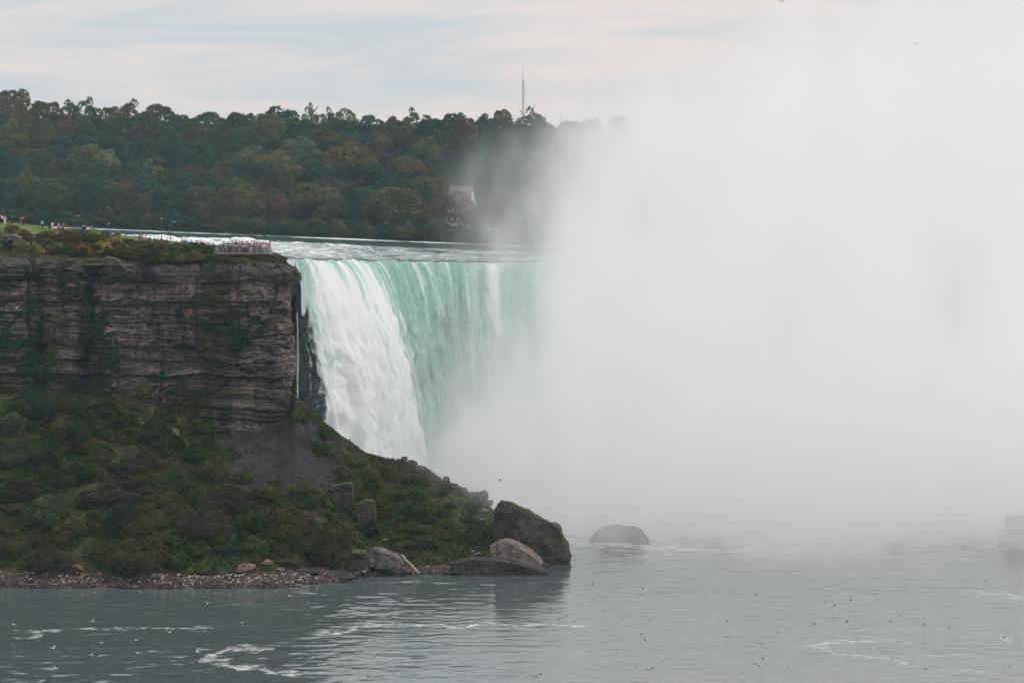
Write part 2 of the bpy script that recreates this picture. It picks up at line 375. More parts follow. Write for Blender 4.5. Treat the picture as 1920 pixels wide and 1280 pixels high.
# ---------------------------------------------------------------- the falls
def build_falls():
    P = np.stack([bx, bD, bz], -1)
    seg = np.r_[0, np.cumsum(np.linalg.norm(np.diff(P[:, :2], axis=0), axis=1))]
    S = np.concatenate([np.arange(0, 190, .33), np.arange(190, seg[-1], 1.5)])
    # smooth spline through the brink
    B = np.stack([np.interp(S, seg, P[:, i]) for i in range(3)], -1)
    kern = np.hanning(31); kern /= kern.sum()
    def smooth(a): return np.convolve(np.pad(a, 15, mode='edge'), kern, 'valid')
    B = np.stack([smooth(B[:, i]) for i in range(3)], -1)
    T = np.gradient(B[:, :2], axis=0); T /= np.linalg.norm(T, axis=1)[:, None]
    Nn = np.stack([T[:, 1], -T[:, 0]], -1)
    Nn = np.stack([smooth(Nn[:, 0]), smooth(Nn[:, 1])], -1); Nn /= np.linalg.norm(Nn, axis=1)[:, None]
    pxs = CX + B[:, 0] * F / B[:, 1]
    B[:, 2] += (.48 * fbm(S / 5, 0, 0, 3, 201) + .12 * fbm(S / 1.1, 0, 0, 2, 202)) * sm(2, 10, S)
    B[:, 1] += 1.6 * fbm(S / 9, 0, 0, 3, 203) * sm(60, 110, S)
    v = np.interp(S, [0, 3, 7, 14, 40, 95, 112, 135, 170, 400], [.9, 1.9, 2.8, 3.3, 4.0, 4.2, 3.7, 3.6, 3.8, 3.8])
    v = v + .22 * fbm(S / 7.5, 0, 0, 3, 4) * np.interp(S, [0, 10, 100, 130], [.4, 1, 1, .7])
    tmax = np.sqrt((B[:, 2] + 1.0) / 4.905)
    tt = np.linspace(0, 1, 230)
    Sg, Tg = np.meshgrid(S, tt, indexing='ij')
    t = Tg * tmax[:, None]
    d = v[:, None] * t
    drop = 4.905 * t * t
    z = B[:, 2][:, None] - drop
    fall = np.sqrt(drop)
    fold = fbm(Sg / 4.2, drop / 70, 0, 3, 31) * .85 + fbm(Sg / 1.3, drop / 22, 0, 3, 32) * .33
    fold = fold + 1.1 * np.abs(fbm(Sg / 13, drop / 150, 0, 2, 304)) * sm(95, 70, Sg)
    clump = fbm(Sg / 2.2, drop / 5.5 - Sg * .1, 0, 4, 41)
    d = d + fold * np.clip(drop / 12, 0, 1.6) * 1.1 + clump * np.clip(drop / 14, 0, 1.3) * .6
    d = d + .9 * sm(0, 1, t) * 0
    X = B[:, 0][:, None] + Nn[:, 0][:, None] * d
    Y = B[:, 1][:, None] + Nn[:, 1][:, None] * d
    pxg = pxs[:, None] + 0 * Sg
    white_sec = 1 - sm(84, 124, Sg + 16 * fbm(Sg / 5, drop / 30, 0, 3, 3))
    white = .30 + .62 * white_sec + np.clip(drop / 52, 0, 1) * .30 * (1 - white_sec * .6)
    white = white + .30 * np.clip(fold, -1, 1) * white_sec + .5 * np.clip(fbm(Sg / 2.5, drop / 60, 0, 3, 205) - .35, 0, 1) * np.exp(-drop / 14)
    white = white + .85 * np.exp(-((pxg - 924) / (13 + drop * .2 + 5 * fbm(Sg / 2, drop / 6, 0, 3, 77))) ** 2) * sm(40, 10, drop) + .20 * np.exp(-((pxg - 870) / 5) ** 2) * sm(0, 4, drop)
    white = white - .10 * np.exp(-(drop / 10.) ** 2) * (1 - white_sec) - .10 * np.exp(-(drop / 3.) ** 2) * white_sec
    white = white + .25 * sm(0, 40, Sg) * sm(70, 30, Sg) * sm(2, 14, drop)
    white = white - .16 * sm(34, 12, Sg) - .20 * np.exp(-(drop / 5.) ** 2) * white_sec + .22 * fbm(Sg / 13, drop / 120, 0, 2, 303) * white_sec  # near end of the curtain less white: its shade is painted into the colour
    alpha = np.clip(1.3 - .92 * sm(6.0, 12, drop + 1.2 * fbm(Sg / 1.5, 0, 0, 2, 6)) * sm(5.2, 1.8, Sg), 0, 2)
    me = mesh_np("waterfall", np.stack([X, Y, z], -1), grid_faces(*Sg.shape), M_FALL, uv=np.stack([Sg, np.sqrt(drop * 54)], -1),
                 attrs={'white': white, 'alpha': alpha})
    wf = tag(obj("waterfall", me), "broad curved waterfall, white on its near bend and green beyond", "waterfall", kind="structure")
    # thin stream running down between the cliff corner and the curtain
    zs = np.linspace(0, 1, 60)
    ws = np.linspace(-1, 1, 9)
    Zg, Wg = np.meshgrid(zs, ws, indexing='ij')
    row = 586 + Zg * 175
    D = 591 + 0 * Zg
    px = 557.5 + 1.2 * np.sin(Zg * 4) + Wg * (1.6 + 2.6 * Zg)
    Y = D - (1 - Wg ** 2) * .5 + .1 * fbm(px / 3, row / 30, 0, 2, 8)
    V = np.stack([(px - CX) * D / F, Y, ZC - (row - YH) * D / F], -1)
    st = mesh_np("side_stream", V, grid_faces(*Zg.shape), M_FALL, uv=np.stack([Wg * 2, Zg * 20], -1), attrs={'white': .75 + 0 * Zg, 'alpha': .12 + .75 * (1 - np.abs(Wg))})
    obj("side_stream", st, wf)
    return wf
build_falls()

# ---------------------------------------------------------------- the cliff
plan = np.array([(-160, 574), (-135, 570), (-118, 566), (-104, 565), (-97, 562.5), (-92.5, 563.2), (-90.6, 566), (-88.5, 562.8), (-84, 561.2), (-81.5, 564.5), (-79.5, 564), (-77, 560.5), (-70, 559.5),
                 (-62, 559), (-55, 558.6), (-49, 559.6), (-45.4, 562), (-43.4, 567), (-43.8, 576), (-45.6, 590), (-47.2, 602), (-44.9, 616), (-41.6, 645), (-39.6, 680), (-37.5, 706), (-33, 735), (-27, 752), (-17, 766)], float)
def build_cliff():
    seg = np.r_[0, np.cumsum(np.linalg.norm(np.diff(plan, axis=0), axis=1))]
    S = np.concatenate([np.arange(0, 45, .5), np.arange(45, 185, .17), np.arange(185, seg[-1], .6)])
    B = np.stack([np.interp(S, seg, plan[:, i]) for i in (0, 1)], -1)
    k = np.hanning(17); k /= k.sum()
    B = np.stack([np.convolve(np.pad(B[:, i], 8, mode='edge'), k, 'valid') for i in (0, 1)], -1)
    T = np.gradient(B, axis=0); T /= np.linalg.norm(T, axis=1)[:, None]
    Nn = np.stack([T[:, 1], -T[:, 0]], -1)
    pxs = CX + B[:, 0] * F / B[:, 1]
    corner = seg[18]                                 # where the wall leaves the dry face
    wetS = sm(corner - 2, corner + 14, S)
    ztop = np.interp(pxs, [-600, 0, 100, 300, 480, 545], [56, 54.9, 55.0, 54.6, 54.3, 53.6])
    ztop = np.where(wetS > .5, 51.5, ztop) - wetS * 1.0
    zz = np.linspace(0, 1, 300)
    Sg, Zg = np.meshgrid(S, zz, indexing='ij')
    z = 6 + (ztop[:, None] - 6) * Zg
    zw = z + .55 * fbm(Sg / 14, z / 20, 0, 4, 2) + .16 * fbm(Sg / 2.5, z / 8, 0, 3, 3)          # strata waver a little
    off = np.zeros_like(z)
    # main beds: (height of the parting, how far the bed above overhangs)
    for zp, o in ((50.4, .75), (46.6, .30), (44.3, .55), (42.6, .40), (40.2, .45), (37.8, .35), (35.2, .30), (32.4, 1.0), (30.6, .3), (28.6, .4), (26.0, .5), (24.0, .6), (21.5, .4)):
        amp = o * (.55 + .75 * vn(Sg / 16, zp, 0, 12))
        off += amp * (1 / (1 + np.exp(-(zw - zp) * 9)))
        off -= np.clip(.9 * amp + .15, .1, 1) * np.exp(-((zw - zp + .05) / .16) ** 2) * (.4 + .6 * (vn(Sg / 7, zp * 3, 0, 5) > -.35))
        off -= amp * .65 * sm(zp, zp + 6, zw)          # each bed slopes back to be overhung again
    thin = fbm(Sg / 6, zw / .45, 0, 3, 61)
    off += thin * .13
    blk = cells(Sg / 2.1 + 2 * cells(0 * Sg, zw / 1.05, 4), zw / 1.05, 6) * .48 + cells(Sg / .9 + 3 * cells(0 * Sg, zw / .5, 7), zw / .5, 8) * .24
    off += blk * np.clip(.55 + .6 * fbm(Sg / 8, z / 5, 0, 2, 14), 0, 1.2)
    off += fbm(Sg / 9, z / 9, 0, 5, 71, .55) * .75
    # crumbling hollows
    off -= 1.1 * np.clip(fbm(Sg / 5.5, zw / 2.2, 0, 4, 83) - .38, 0, 1)
    for c, w_, dep in ((58, 3, 1.4), (176, 9, 1.5), (120, 5, .6), (372, 3, .7), (450, 2.5, .5)):
        g = np.exp(-((pxs[:, None] + 6 * vn(z / 6, c, 0, 3) - c) / w_) ** 2) * (wetS[:, None] < .1)
        off -= dep * g * sm(34, 40, z)
    off += .9 * sm(49.6, 50.4, zw) * sm(470, 530, pxs[:, None]) * (1 - wetS[:, None]) - .5 * sm(47, 44, z) * sm(470, 530, pxs[:, None]) * (1 - wetS[:, None])
    off -= 1.3 * np.clip(np.abs(fbm(Sg / 12, z / 26, 0, 3, 133)) * -9 + .55, 0, 1) * (.3 + .7 * (vn(Sg / 9, z / 6, 0, 31) > -.1))      # joints
    # rounded brow
    off -= 2.4 * sm(ztop[:, None] - 2.6, ztop[:, None] + .6, z) ** 2 * (1 - wetS[:, None] * .6)
    off *= (1 - .45 * wetS[:, None])
    off += (.12 * (40 - z)).clip(-1, 3) * .55 * (1 - wetS[:, None])
    X = B[:, 0][:, None] + Nn[:, 0][:, None] * off
    Y = B[:, 1][:, None] + Nn[:, 1][:, None] * off
    # colours of the beds
    c_a, c_b, c_top, c_wet = np.array([.175, .134, .124]), np.array([.070, .056, .054]), np.array([.060, .053, .055]), np.array([.060, .062, .070])
    f = np.clip(.62 + .5 * fbm(Sg / 10, zw / 3.0, 0, 4, 91) + .25 * cells(0 * Sg, zw / 1.3, 15), 0, 1)[..., None]
    col = c_b + (c_a - c_b) * f
    tp = sm(50.2, 50.9, zw)[..., None] * .85
    col = col * (1 - tp) + c_top * tp
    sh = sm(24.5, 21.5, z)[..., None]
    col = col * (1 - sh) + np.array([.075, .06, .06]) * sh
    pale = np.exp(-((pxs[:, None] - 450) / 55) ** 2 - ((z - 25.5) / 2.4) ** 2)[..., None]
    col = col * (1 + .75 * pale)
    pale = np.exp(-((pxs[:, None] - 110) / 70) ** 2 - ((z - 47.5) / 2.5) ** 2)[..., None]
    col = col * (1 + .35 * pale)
    stain = np.clip(fbm(Sg / 3.0, z / 14, 0, 4, 101) - .12, 0, 1)[..., None]
    col = col * (1 - .55 * np.clip(stain * 1.5, 0, 1))
    moss = np.clip(fbm(Sg / 7, zw / 2.4, 0, 4, 111) - .10, 0, .5)[..., None] * 2
    moss = moss * (1 - wetS[:, None, None])
    col = col * (1 - .8 * moss) + np.array([.04, .043, .018]) * .8 * moss
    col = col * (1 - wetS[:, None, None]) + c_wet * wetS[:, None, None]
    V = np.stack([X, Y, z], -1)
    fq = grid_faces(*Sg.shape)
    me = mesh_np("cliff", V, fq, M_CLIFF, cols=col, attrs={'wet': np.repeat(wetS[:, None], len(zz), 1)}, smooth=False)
    tag(obj("cliff", me), "layered grey limestone cliff below the grassy viewing point", "cliff", kind="structure")
    return V.reshape(-1, 3), fq
CV, CF = build_cliff()

# ---------------------------------------------------------------- grassy point on top of the cliff
def build_plateau():
    xs = np.concatenate([np.arange(-190, -125, 2.0), np.arange(-125, -44.3, .4)])
    vs = np.concatenate([np.linspace(0, 1, 110), np.linspace(1.03, 2.2, 40)])
    Xg, Vg = np.meshgrid(xs, vs, indexing='ij')
    yc = np.interp(Xg, [-190, -135, -118, -97, -84, -70, -55, -49, -46, -44.6, -43.8], [579, 572.5, 568.5, 565.5, 563.5, 562, 561, 562.3, 565.5, 569, 574])
    Dback = np.interp(Xg, [-190, -110, -75, -60, -50, -41], [632, 626, 606, 596, 588, 580])
    pxe = CX + Xg * F / Dback
    rowb = np.interp(pxe, [-900, 0, 60, 120, 180, 230, 300, 400, 470, 510, 545, 560], [395, 416, 421, 429, 434, 441, 449, 458, 470, 474, 485, 492])
    zb = ZC - (rowb - YH) * Dback / F
    ze = np.interp(CX + Xg * F / yc, [-600, 0, 100, 300, 480, 545], [54.7, 53.6, 53.7, 53.3, 53.0, 52.6])
    Y = yc + (Dback - yc) * Vg
    prof = np.clip(Vg, 0, 1)
    z = ze + (zb - ze) * np.where(prof < 1, prof ** .75, 1)
    z = z - np.clip(Vg - 1, 0, 9) * 4.5
    z = z + (.25 * fbm(Xg / 5, Y / 5, 0, 4, 5) + .1 * fbm(Xg / 1.2, Y / 1.2, 0, 2, 6)) * sm(0, .1, Vg) * (1 - .8 * sm(.8, .95, Vg))
    z = z - 1.4 * sm(-46.2, -44.1, Xg)
    pxg, rowg = pix(Xg, Y, z)
    lawn = sm(.74, .84, Vg + .1 * fbm(Xg / 4, Y / 4, 0, 3, 3)) * sm(470, 400, pxg)
    c1, c2, c3 = np.array([.075, .062, .032]), np.array([.10, .15, .035]), np.array([.13, .10, .075])
    n = np.clip(.5 + .6 * fbm(Xg / 3, Y / 3, 0, 4, 9), 0, 1)[..., None]
    col = c1 * (.6 + .8 * n)
    col = col * (1 - lawn[..., None]) + c2 * (.85 + .3 * n) * lawn[..., None]
    bare = (sm(330, 380, pxg) * sm(.45, .6, Vg) * sm(.9, .8, Vg))[..., None] * .7
    col = col * (1 - bare) + c3 * bare
    V = np.stack([Xg, Y, z], -1)
    fq = grid_faces(*Xg.shape)
    me = mesh_np("headland_ground", V, fq, M_PLAT, cols=col)
    tag(obj("headland_ground", me), "grassy headland above the cliff", "ground", kind="structure")
    return V.reshape(-1, 3), fq
PV, PF = build_plateau()

# ---------------------------------------------------------------- talus slope and foreshore
r_px = np.array([-500, 0, 100, 200, 280, 340, 400, 470, 520, 545, 554, 580, 620, 650, 700, 740, 800, 850, 900, 925, 960, 1000, 1040, 1068.])
r_row = np.array([720, 730, 726, 733, 745, 775, 800, 802, 792, 762, 742, 766, 800, 826, 850, 864, 886, 910, 937, 955, 985, 1015, 1045, 1064.])
r_D = np.array([563, 563, 563, 561, 560, 560, 560, 560, 560, 561, 563, 563, 562, 561, 560, 559, 556, 553, 550, 548, 546, 543, 539, 537.])
r_z = ZC - (r_row - YH) * r_D / F
s_px = np.array([-500, 0, 120, 250, 420, 520, 600, 650, 680, 720, 850, 960, 1020, 1040, 1065, 1075.])
s_D = np.array([499, 496.5, 495.5, 496, 495.5, 497, 501, 506, 511, 515, 517, 519, 523, 529, 535, 537.])
def scree_mask(px, row, jit=0.0):
    c = sm(395, 430, px - (row - 800) * .25 + jit * 20) * sm(640, 600, px - (row - 850) * .35 + jit * 20)
    return c * sm(775, 800, row) * sm(932, 900, row + jit * 22)
def build_talus():
    pxs = np.concatenate([np.arange(-400, 0, 12), np.arange(0, 1072, 2.4)])
    us = np.concatenate([np.linspace(-.35, 0, 12, endpoint=False), np.linspace(0, 1, 300), np.linspace(1.01, 2.0, 60)])
    PX, U = np.meshgrid(pxs, us, indexing='ij')
    Ds, Dr, zr = np.interp(PX, s_px, s_D), np.interp(PX, r_px, r_D), np.interp(PX, r_px, r_z)
    zr = np.maximum(zr, .2)
    D = Ds + (Dr - Ds) * U
    X = (PX - CX) * D / F
    g = np.where(U < .12, U * .75, .09 + .91 * np.clip((U - .12) / .88, 0, 1) ** 1.12)
    z = zr * g
    # a shoulder that bulges out on the left half
    z = z + np.minimum(zr, 25) * .10 * np.sin(np.clip((U - .12) / .88, 0, 1) * math.pi) * sm(560, 300, PX)
    back = np.clip(D - Dr, 0, None)
    drop = np.where(PX > 556, 1.1, -.25)
    z = z - back * drop * sm(540, 566, PX) + np.where(PX < 556, back * .25, 0)
    inn = sm(.03, .2, U)
    rough = inn * (1.15 * fbm(X / 9, D / 9, 0, 5, 3) + .35 * fbm(X / 2, D / 2, 0, 3, 8)) * sm(1075, 900, PX) * np.where(U > .93, .45, 1)
    pxg, rowg = pix(X, D, z)
    sc = scree_mask(pxg, rowg, fbm(X / 4, D / 4, 0, 3, 2))
    z = z + rough * (1 - .75 * sc)
    z = z + (1 - inn) * sm(-.02, .02, U) * (.22 * fbm(X / 1.2, D / 1.2, 0, 4, 22) + .1)
    z = np.where(U < 0, U * 9 - .15, z)
    n1 = np.clip(.5 + .7 * fbm(X / 6, D / 6, 0, 4, 33), 0, 1)[..., None]
    n2 = np.clip(.5 + .7 * fbm(X / 1.5, D / 1.5, 0, 4, 34), 0, 1)[..., None]
    green, brown, scree, shore = np.array([.045, .055, .020]), np.array([.042, .031, .023]), np.array([.030, .025, .028]), np.array([.055, .040, .037])
    col = brown * (1 - n1) + green * n1
    col = col * (.6 + .8 * n2)
    s3 = sc[..., None]
    col = col * (1 - s3) + scree * (.7 + .6 * n2) * s3
    sh = sm(.115, .075, U + .02 * fbm(X / 3, D / 3, 0, 3, 5))[..., None]
    col = col * (1 - sh) + shore * (.5 + .9 * n2) * sh
    wet = sm(.03, .012, U)[..., None]
    col = col * (1 - .6 * wet)
    V = np.stack([X, D, z], -1)
    fq = grid_faces(*PX.shape)
    me = mesh_np("talus_slope", V, fq, M_TALUS, cols=col)
    tag(obj("talus_slope", me), "green and brown rubble slope below the cliff", "slope", kind="structure")
    return V, fq
TV, TF = build_talus()
tmesh = TV.reshape(-1, 3)
BV_T = BVHTree.FromPolygons([tuple(v) for v in tmesh], [tuple(f) for f in TF])
BV_C = BVHTree.FromPolygons([tuple(v) for v in CV], [tuple(f) for f in CF])
BV_P = BVHTree.FromPolygons([tuple(v) for v in PV], [tuple(f) for f in PF])
EYE = Vector((0, 0, ZC))
def seen(px, row, bvs=None):
    """nearest ground, slope or cliff point on the sight line through a place in the photo"""
    d = (W(px, row, 1000) - EYE).normalized()
    best = None
    for b in (bvs or (BV_T, BV_C, BV_P)):
        h = b.ray_cast(EYE, d)
        if h[0] is not None and (best is None or h[3] < best[3]): best = h
    return (best[0], best[1]) if best else (None, None)
def ground_z(x, y, bv):
    h = bv.ray_cast(Vector((x, y, 300)), Vector((0, 0, -1)))
    return h[0].z if h[0] is not None else None

# ---------------------------------------------------------------- water in the gorge
FOAM_LINES = [   # photo places along each streak, half width in photo pixels across, strength
    ([(15, 1197), (55, 1190), (75, 1180), (130, 1176), (200, 1177), (290, 1176), (380, 1178)], 2.2, .75),
    ([(600, 1190), (650, 1178), (660, 1172), (695, 1169), (720, 1173), (800, 1174), (960, 1172), (1100, 1174)], 2.6, .8),
    ([(480, 1212), (425, 1221), (398, 1226), (412, 1238), (460, 1250), (520, 1255), (545, 1262)], 3.0, .9),
    ([(1680, 1203), (1560, 1206), (1515, 1210), (1560, 1217), (1640, 1235), (1705, 1246)], 3.0, .7),
    ([(1850, 1112), (1920, 1122)], 4, .7), ([(1740, 1225), (1830, 1230)], 2.5, .6), ([(1780, 1253), (1860, 1258)], 3, .65), ([(1870, 1190), (1900, 1205)], 3, .6),
    ([(1430, 1140), (1560, 1143)], 2, .45), ([(1230, 1138), (1290, 1138)], 2, .4), ([(690, 1200), (720, 1206)], 2, .5), ([(480, 1203), (560, 1206)], 2, .45),
    ([(100, 1165), (190, 1163)], 1.6, .4), ([(560, 1098), (590, 1113)], 2.2, .5),
    ([(1060, 1020), (1130, 1019), (1200, 1022), (1300, 1028), (1400, 1033)], 4, .8), ([(1450, 1030), (1600, 1035), (1760, 1045), (1900, 1052)], 4, .45),
]
def build_gorge_water():
    xs = np.concatenate([np.linspace(-900, -115, 40), np.arange(-112, 112.1, .42), np.linspace(115, 900, 40)])
    ys = np.concatenate([np.linspace(-120, 360, 40), np.arange(363, 560, .42), np.linspace(562, 800, 120)])
    X, Y = np.meshgrid(xs, ys, indexing='ij')
    mid = sm(-130, -100, X) * sm(130, 100, X) * sm(340, 370, Y) * sm(640, 560, Y)
    big = fbm(X / 14 + Y / 60, Y / 9, 0, 3, 13)
    chop = fbm(X / 3.4, Y / 2.0, 0, 4, 5, .6)
    turb = sm(535, 560, Y)
    z = mid * (.024 * big + (.017 + .055 * np.clip(fbm(X / 22, Y / 8, 0, 4, 19) + .12 * sm(10, -40, X), 0, 1) + .042 * sm(20, -40, X) * (.35 + np.clip(fbm(X / 16, Y / 5, 0, 3, 29) + .4, 0, 1.2))) * chop) + turb * mid * .25 * fbm(X / 5, Y / 5, 0, 4, 7)
    px, row = pix(X, np.maximum(Y, 1), 0)
    foam = np.zeros_like(X)
    pxj = px + 22 * fbm(X / 5, Y / 6, 0, 4, 51)
    rowj = row + 4.2 * fbm(X / 4, Y / 9, 0, 4, 52)
    for pts, hw, st in FOAM_LINES:
        q_ = np.array(pts, float)
        for _ in range(2 if len(pts) > 2 else 0):       # round the corners of the streak
            q_ = np.concatenate([q_[:1], np.stack([q_[:-1] * .75 + q_[1:] * .25, q_[:-1] * .25 + q_[1:] * .75], 1).reshape(-1, 2), q_[-1:]])
        pts = [tuple(v_) for v_ in q_]
        best = np.full(X.shape, 1e9)
        for (x0, y0), (x1, y1) in zip(pts[:-1], pts[1:]):
            dx, dy = x1 - x0, y1 - y0
            # measure across in rows with the far-reaching foreshortening undone
            L = dx * dx / 36 + dy * dy
            tt = np.clip(((pxj - x0) * dx / 36 + (rowj - y0) * dy) / L, 0, 1)
            q = np.sqrt(((pxj - x0 - tt * dx) / 6) ** 2 + (rowj - y0 - tt * dy) ** 2)
            best = np.minimum(best, q)
        foam = np.maximum(foam, (st * .80 - .05) * np.exp(-(best / (hw * 1.5)) ** 2))
    foam = foam * mid + .42 * turb * np.clip(.5 + fbm(X / 10, Y / 10, 0, 3, 60), 0, 1) + 1.3 * sm(556, 600, Y)
    foam = foam + .12 * sm(.55, .9, fbm(X / 9, Y / 5, 0, 4, 66)) * mid
    me = mesh_np("river", np.stack([X, Y, z], -1), grid_faces(*X.shape), M_GORGE, attrs={'foam': foam})
    tag(obj("river", me), "dark green river in the gorge with foam streaks", "river", kind="structure")
build_gorge_water()

# ---------------------------------------------------------------- far bank
def hill_z(px, D):
    zf = ZC - (far_row(px) - YH) * D_FAR / F
    return zf + np.interp(D, [1090, 1108, 1122, 1150, 1200, 1260, 1340, 1430, 1560, 1900, 4000, 9000], [-1.5, .3, 1.4, 4.4, 8, 15, 31, 43, 46, 42, 20, 0])
def build_hill():
    pxs = np.linspace(-900, 2700, 260)
    Ds = np.concatenate([np.linspace(1095, 1500, 120), np.linspace(1510, 2200, 25), np.linspace(2400, 9000, 16)])
    PX, D = np.meshgrid(pxs, Ds, indexing='ij')
    X = (PX - CX) * D / F
    z = hill_z(PX, D) + .9 * fbm(X / 30, D / 30, 0, 3, 4) * sm(1110, 1150, D)
    n = np.clip(.5 + .6 * fbm(X / 12, D / 12, 0, 4, 8), 0, 1)[..., None]
    col = np.array([.018, .024, .015]) * (1 - n) + np.array([.04, .042, .022]) * n
    lawn = (sm(1124, 1130, D) * sm(1165, 1150, D) * sm(.35, .6, fbm(X / 9, D / 14, 0, 2, 31)))[..., None] * .8
    col = col * (1 - lawn) + np.array([.09, .13, .035]) * lawn
    V = np.stack([X, D, z], -1)
    me = mesh_np("hill", V, grid_faces(*PX.shape), M_HILL, cols=col)
    tag(obj("hill", me), "wooded hill on the far bank", "hill", kind="structure")
build_hill()

# ---------------------------------------------------------------- spray cloud
def build_mist():
    m, t, out = newmat("spray")
    pos = N(t, 'ShaderNodeNewGeometry').outputs['Position']
    s = N(t, 'ShaderNodeSeparateXYZ', ins={0: pos})
    x, y, z = s.outputs
    big = noise(t, pos, .022, 1, .5)
    mpz = N(t, 'ShaderNodeMapping', ins={'Vector': pos, 'Scale': (1, .28, .5), 'Rotation': (0, .5, 0)}).outputs[0]
    med = noise(t, mpz, .062, 4, .62)
    xl = ramp(t, math_(t, 'DIVIDE', z, 170.0), [(p / 170, (v + 60) / 240) for p, v in MIST_EDGE])
    xl = math_(t, 'SUBTRACT', math_(t, 'MULTIPLY', xl, 240.0), 60.0)
    # 0 at the ragged left edge, 1 deep inside
    e = math_(t, 'DIVIDE', math_(t, 'ADD', math_(t, 'SUBTRACT', x, xl), math_(t, 'ADD', math_(t, 'MULTIPLY', math_(t, 'SUBTRACT', big, .5), 44), math_(t, 'MULTIPLY', math_(t, 'SUBTRACT', med, .5), 66))), 58.0, clamp=True)
    e = N(t, 'ShaderNodeMapRange', interpolation_type='SMOOTHSTEP', ins={0: e}).outputs[0]
    e = math_(t, 'MULTIPLY', e, math_(t, 'ADD', .15, math_(t, 'MULTIPLY', e, .85)))
    yy = math_(t, 'ADD', math_(t, 'SUBTRACT', y, math_(t, 'MULTIPLY', math_(t, 'MAXIMUM', math_(t, 'SUBTRACT', x, 30.0), 0.0), .27)), math_(t, 'MULTIPLY', math_(t, 'SUBTRACT', med, .5), 24))
    yy = math_(t, 'ADD', yy, N(t, 'ShaderNodeMapRange', interpolation_type='SMOOTHSTEP', ins={0: x, 1: 10.0, 2: 18.0, 4: 9.0}).outputs[0])
    f = N(t, 'ShaderNodeMapRange', interpolation_type='SMOOTHSTEP', ins={0: yy, 1: 519.0, 2: 553.0}).outputs[0]
    b = N(t, 'ShaderNodeMapRange', interpolation_type='SMOOTHSTEP', ins={0: y, 1: 775.0, 2: 735.0}).outputs[0]
    top = N(t, 'ShaderNodeMapRange', interpolation_type='SMOOTHSTEP', ins={0: z, 1: 168.0, 2: 120.0}).outputs[0]
    rt = N(t, 'ShaderNodeMapRange', interpolation_type='SMOOTHSTEP', ins={0: x, 1: 190.0, 2: 150.0}).outputs[0]
    # a thin veil drifts forward over the water on the right
    veil = math_(t, 'MULTIPLY', N(t, 'ShaderNodeMapRange', interpolation_type='SMOOTHSTEP', ins={0: math_(t, 'ADD', y, math_(t, 'MULTIPLY', x, .1)), 1: 440.0, 2: 550.0, 4: VEIL}).outputs[0], N(t, 'ShaderNodeMapRange', interpolation_type='SMOOTHSTEP', ins={0: z, 1: 45.0, 2: 5.0}).outputs[0])
    veil = math_(t, 'MULTIPLY', veil, N(t, 'ShaderNodeMapRange', interpolation_type='SMOOTHSTEP', ins={0: x, 1: 12.0, 2: 46.0}).outputs[0])
    f = math_(t, 'ADD', f, veil)
    d = math_(t, 'MULTIPLY', math_(t, 'MULTIPLY', e, f), math_(t, 'MULTIPLY', math_(t, 'MULTIPLY', b, top), rt))
    d = math_(t, 'MULTIPLY', d, ramp(t, med, [(.30, .08), (.5, .85), (.70, 2.1)]))
    hz = ramp(t, math_(t, 'DIVIDE', z, 170.0), [(0, .9), (.12, .9), (.28, .72), (.45, .56), (.6, .36), (.8, .25)])
    d = math_(t, 'MULTIPLY', d, math_(t, 'MULTIPLY', hz, MIST_SIGMA))
    v = N(t, 'ShaderNodeVolumePrincipled', ins={'Color': (1.0, .998, .998, 1), 'Density': d, 'Anisotropy': .6})
    t.links.new(v.outputs[0], out.inputs['Volume'])
    m.cycles.volume_step_rate = 1.0
    bm = bmesh.new()
    box(bm, (72, 599, 85), (246, 358, 168))
    o = bm_obj("mist", bm, m)
    tag(o, "tall white cloud of spray rising from the plunge pool", "mist", kind="stuff")
VEIL = .34
MIST_SIGMA = .038
MIST_EDGE = ((0, -26), (8, -34), (20, -34), (32, -31), (42, -24), (52, -17), (62, -18), (74, -21), (83, -15), (88, 0), (98, 20), (106, 40), (116, 70), (140, 120))
build_mist()

# ---------------------------------------------------------------- thin haze over the whole valley
def build_haze():
    m, t, out = newmat("valley_haze")
    v = N(t, 'ShaderNodeVolumePrincipled', ins={'Color': (.62, .90, 1.0, 1), 'Density': HAZE_SIGMA, 'Anisotropy': .2})
    t.links.new(v.outputs[0], out.inputs['Volume'])
    bm = bmesh.new(); box(bm, (0, 4400, 65), (6000, 9700, 140))
    o = bm_obj("haze", bm, m)
    tag(o, "thin blue haze over the valley", "haze", kind="stuff")
HAZE_SIGMA = .000058
build_haze()
# ================================================================ LABELS
ORD = ["first", "second", "third", "fourth", "fifth", "sixth", "seventh", "eighth", "ninth", "tenth", "eleventh", "twelfth", "thirteenth", "fourteenth", "fifteenth",
       "sixteenth", "seventeenth", "eighteenth", "nineteenth", "twentieth"]
PENDING = []                                         # (object, what it looks like, where it stands, photo column)
def later(o, what, where, px, cat, group=None):
    tag(o, None, cat, group)
    PENDING.append((o, what, where, px))
    return o
def write_labels():
    d = {}
    for r in PENDING: d.setdefault((r[1], r[2]), []).append(r)
    for (what, where), rs in d.items():
        rs.sort(key=lambda r: r[3])
        for i, r in enumerate(rs):
            if len(rs) == 1: r[0]['label'] = f"{what} {where}"
            elif i == len(rs) - 1 and len(rs) > 2: r[0]['label'] = f"{what} {where}, rightmost"
            else: r[0]['label'] = f"{what} {where}, {ORD[min(i, 19)]} from the left"

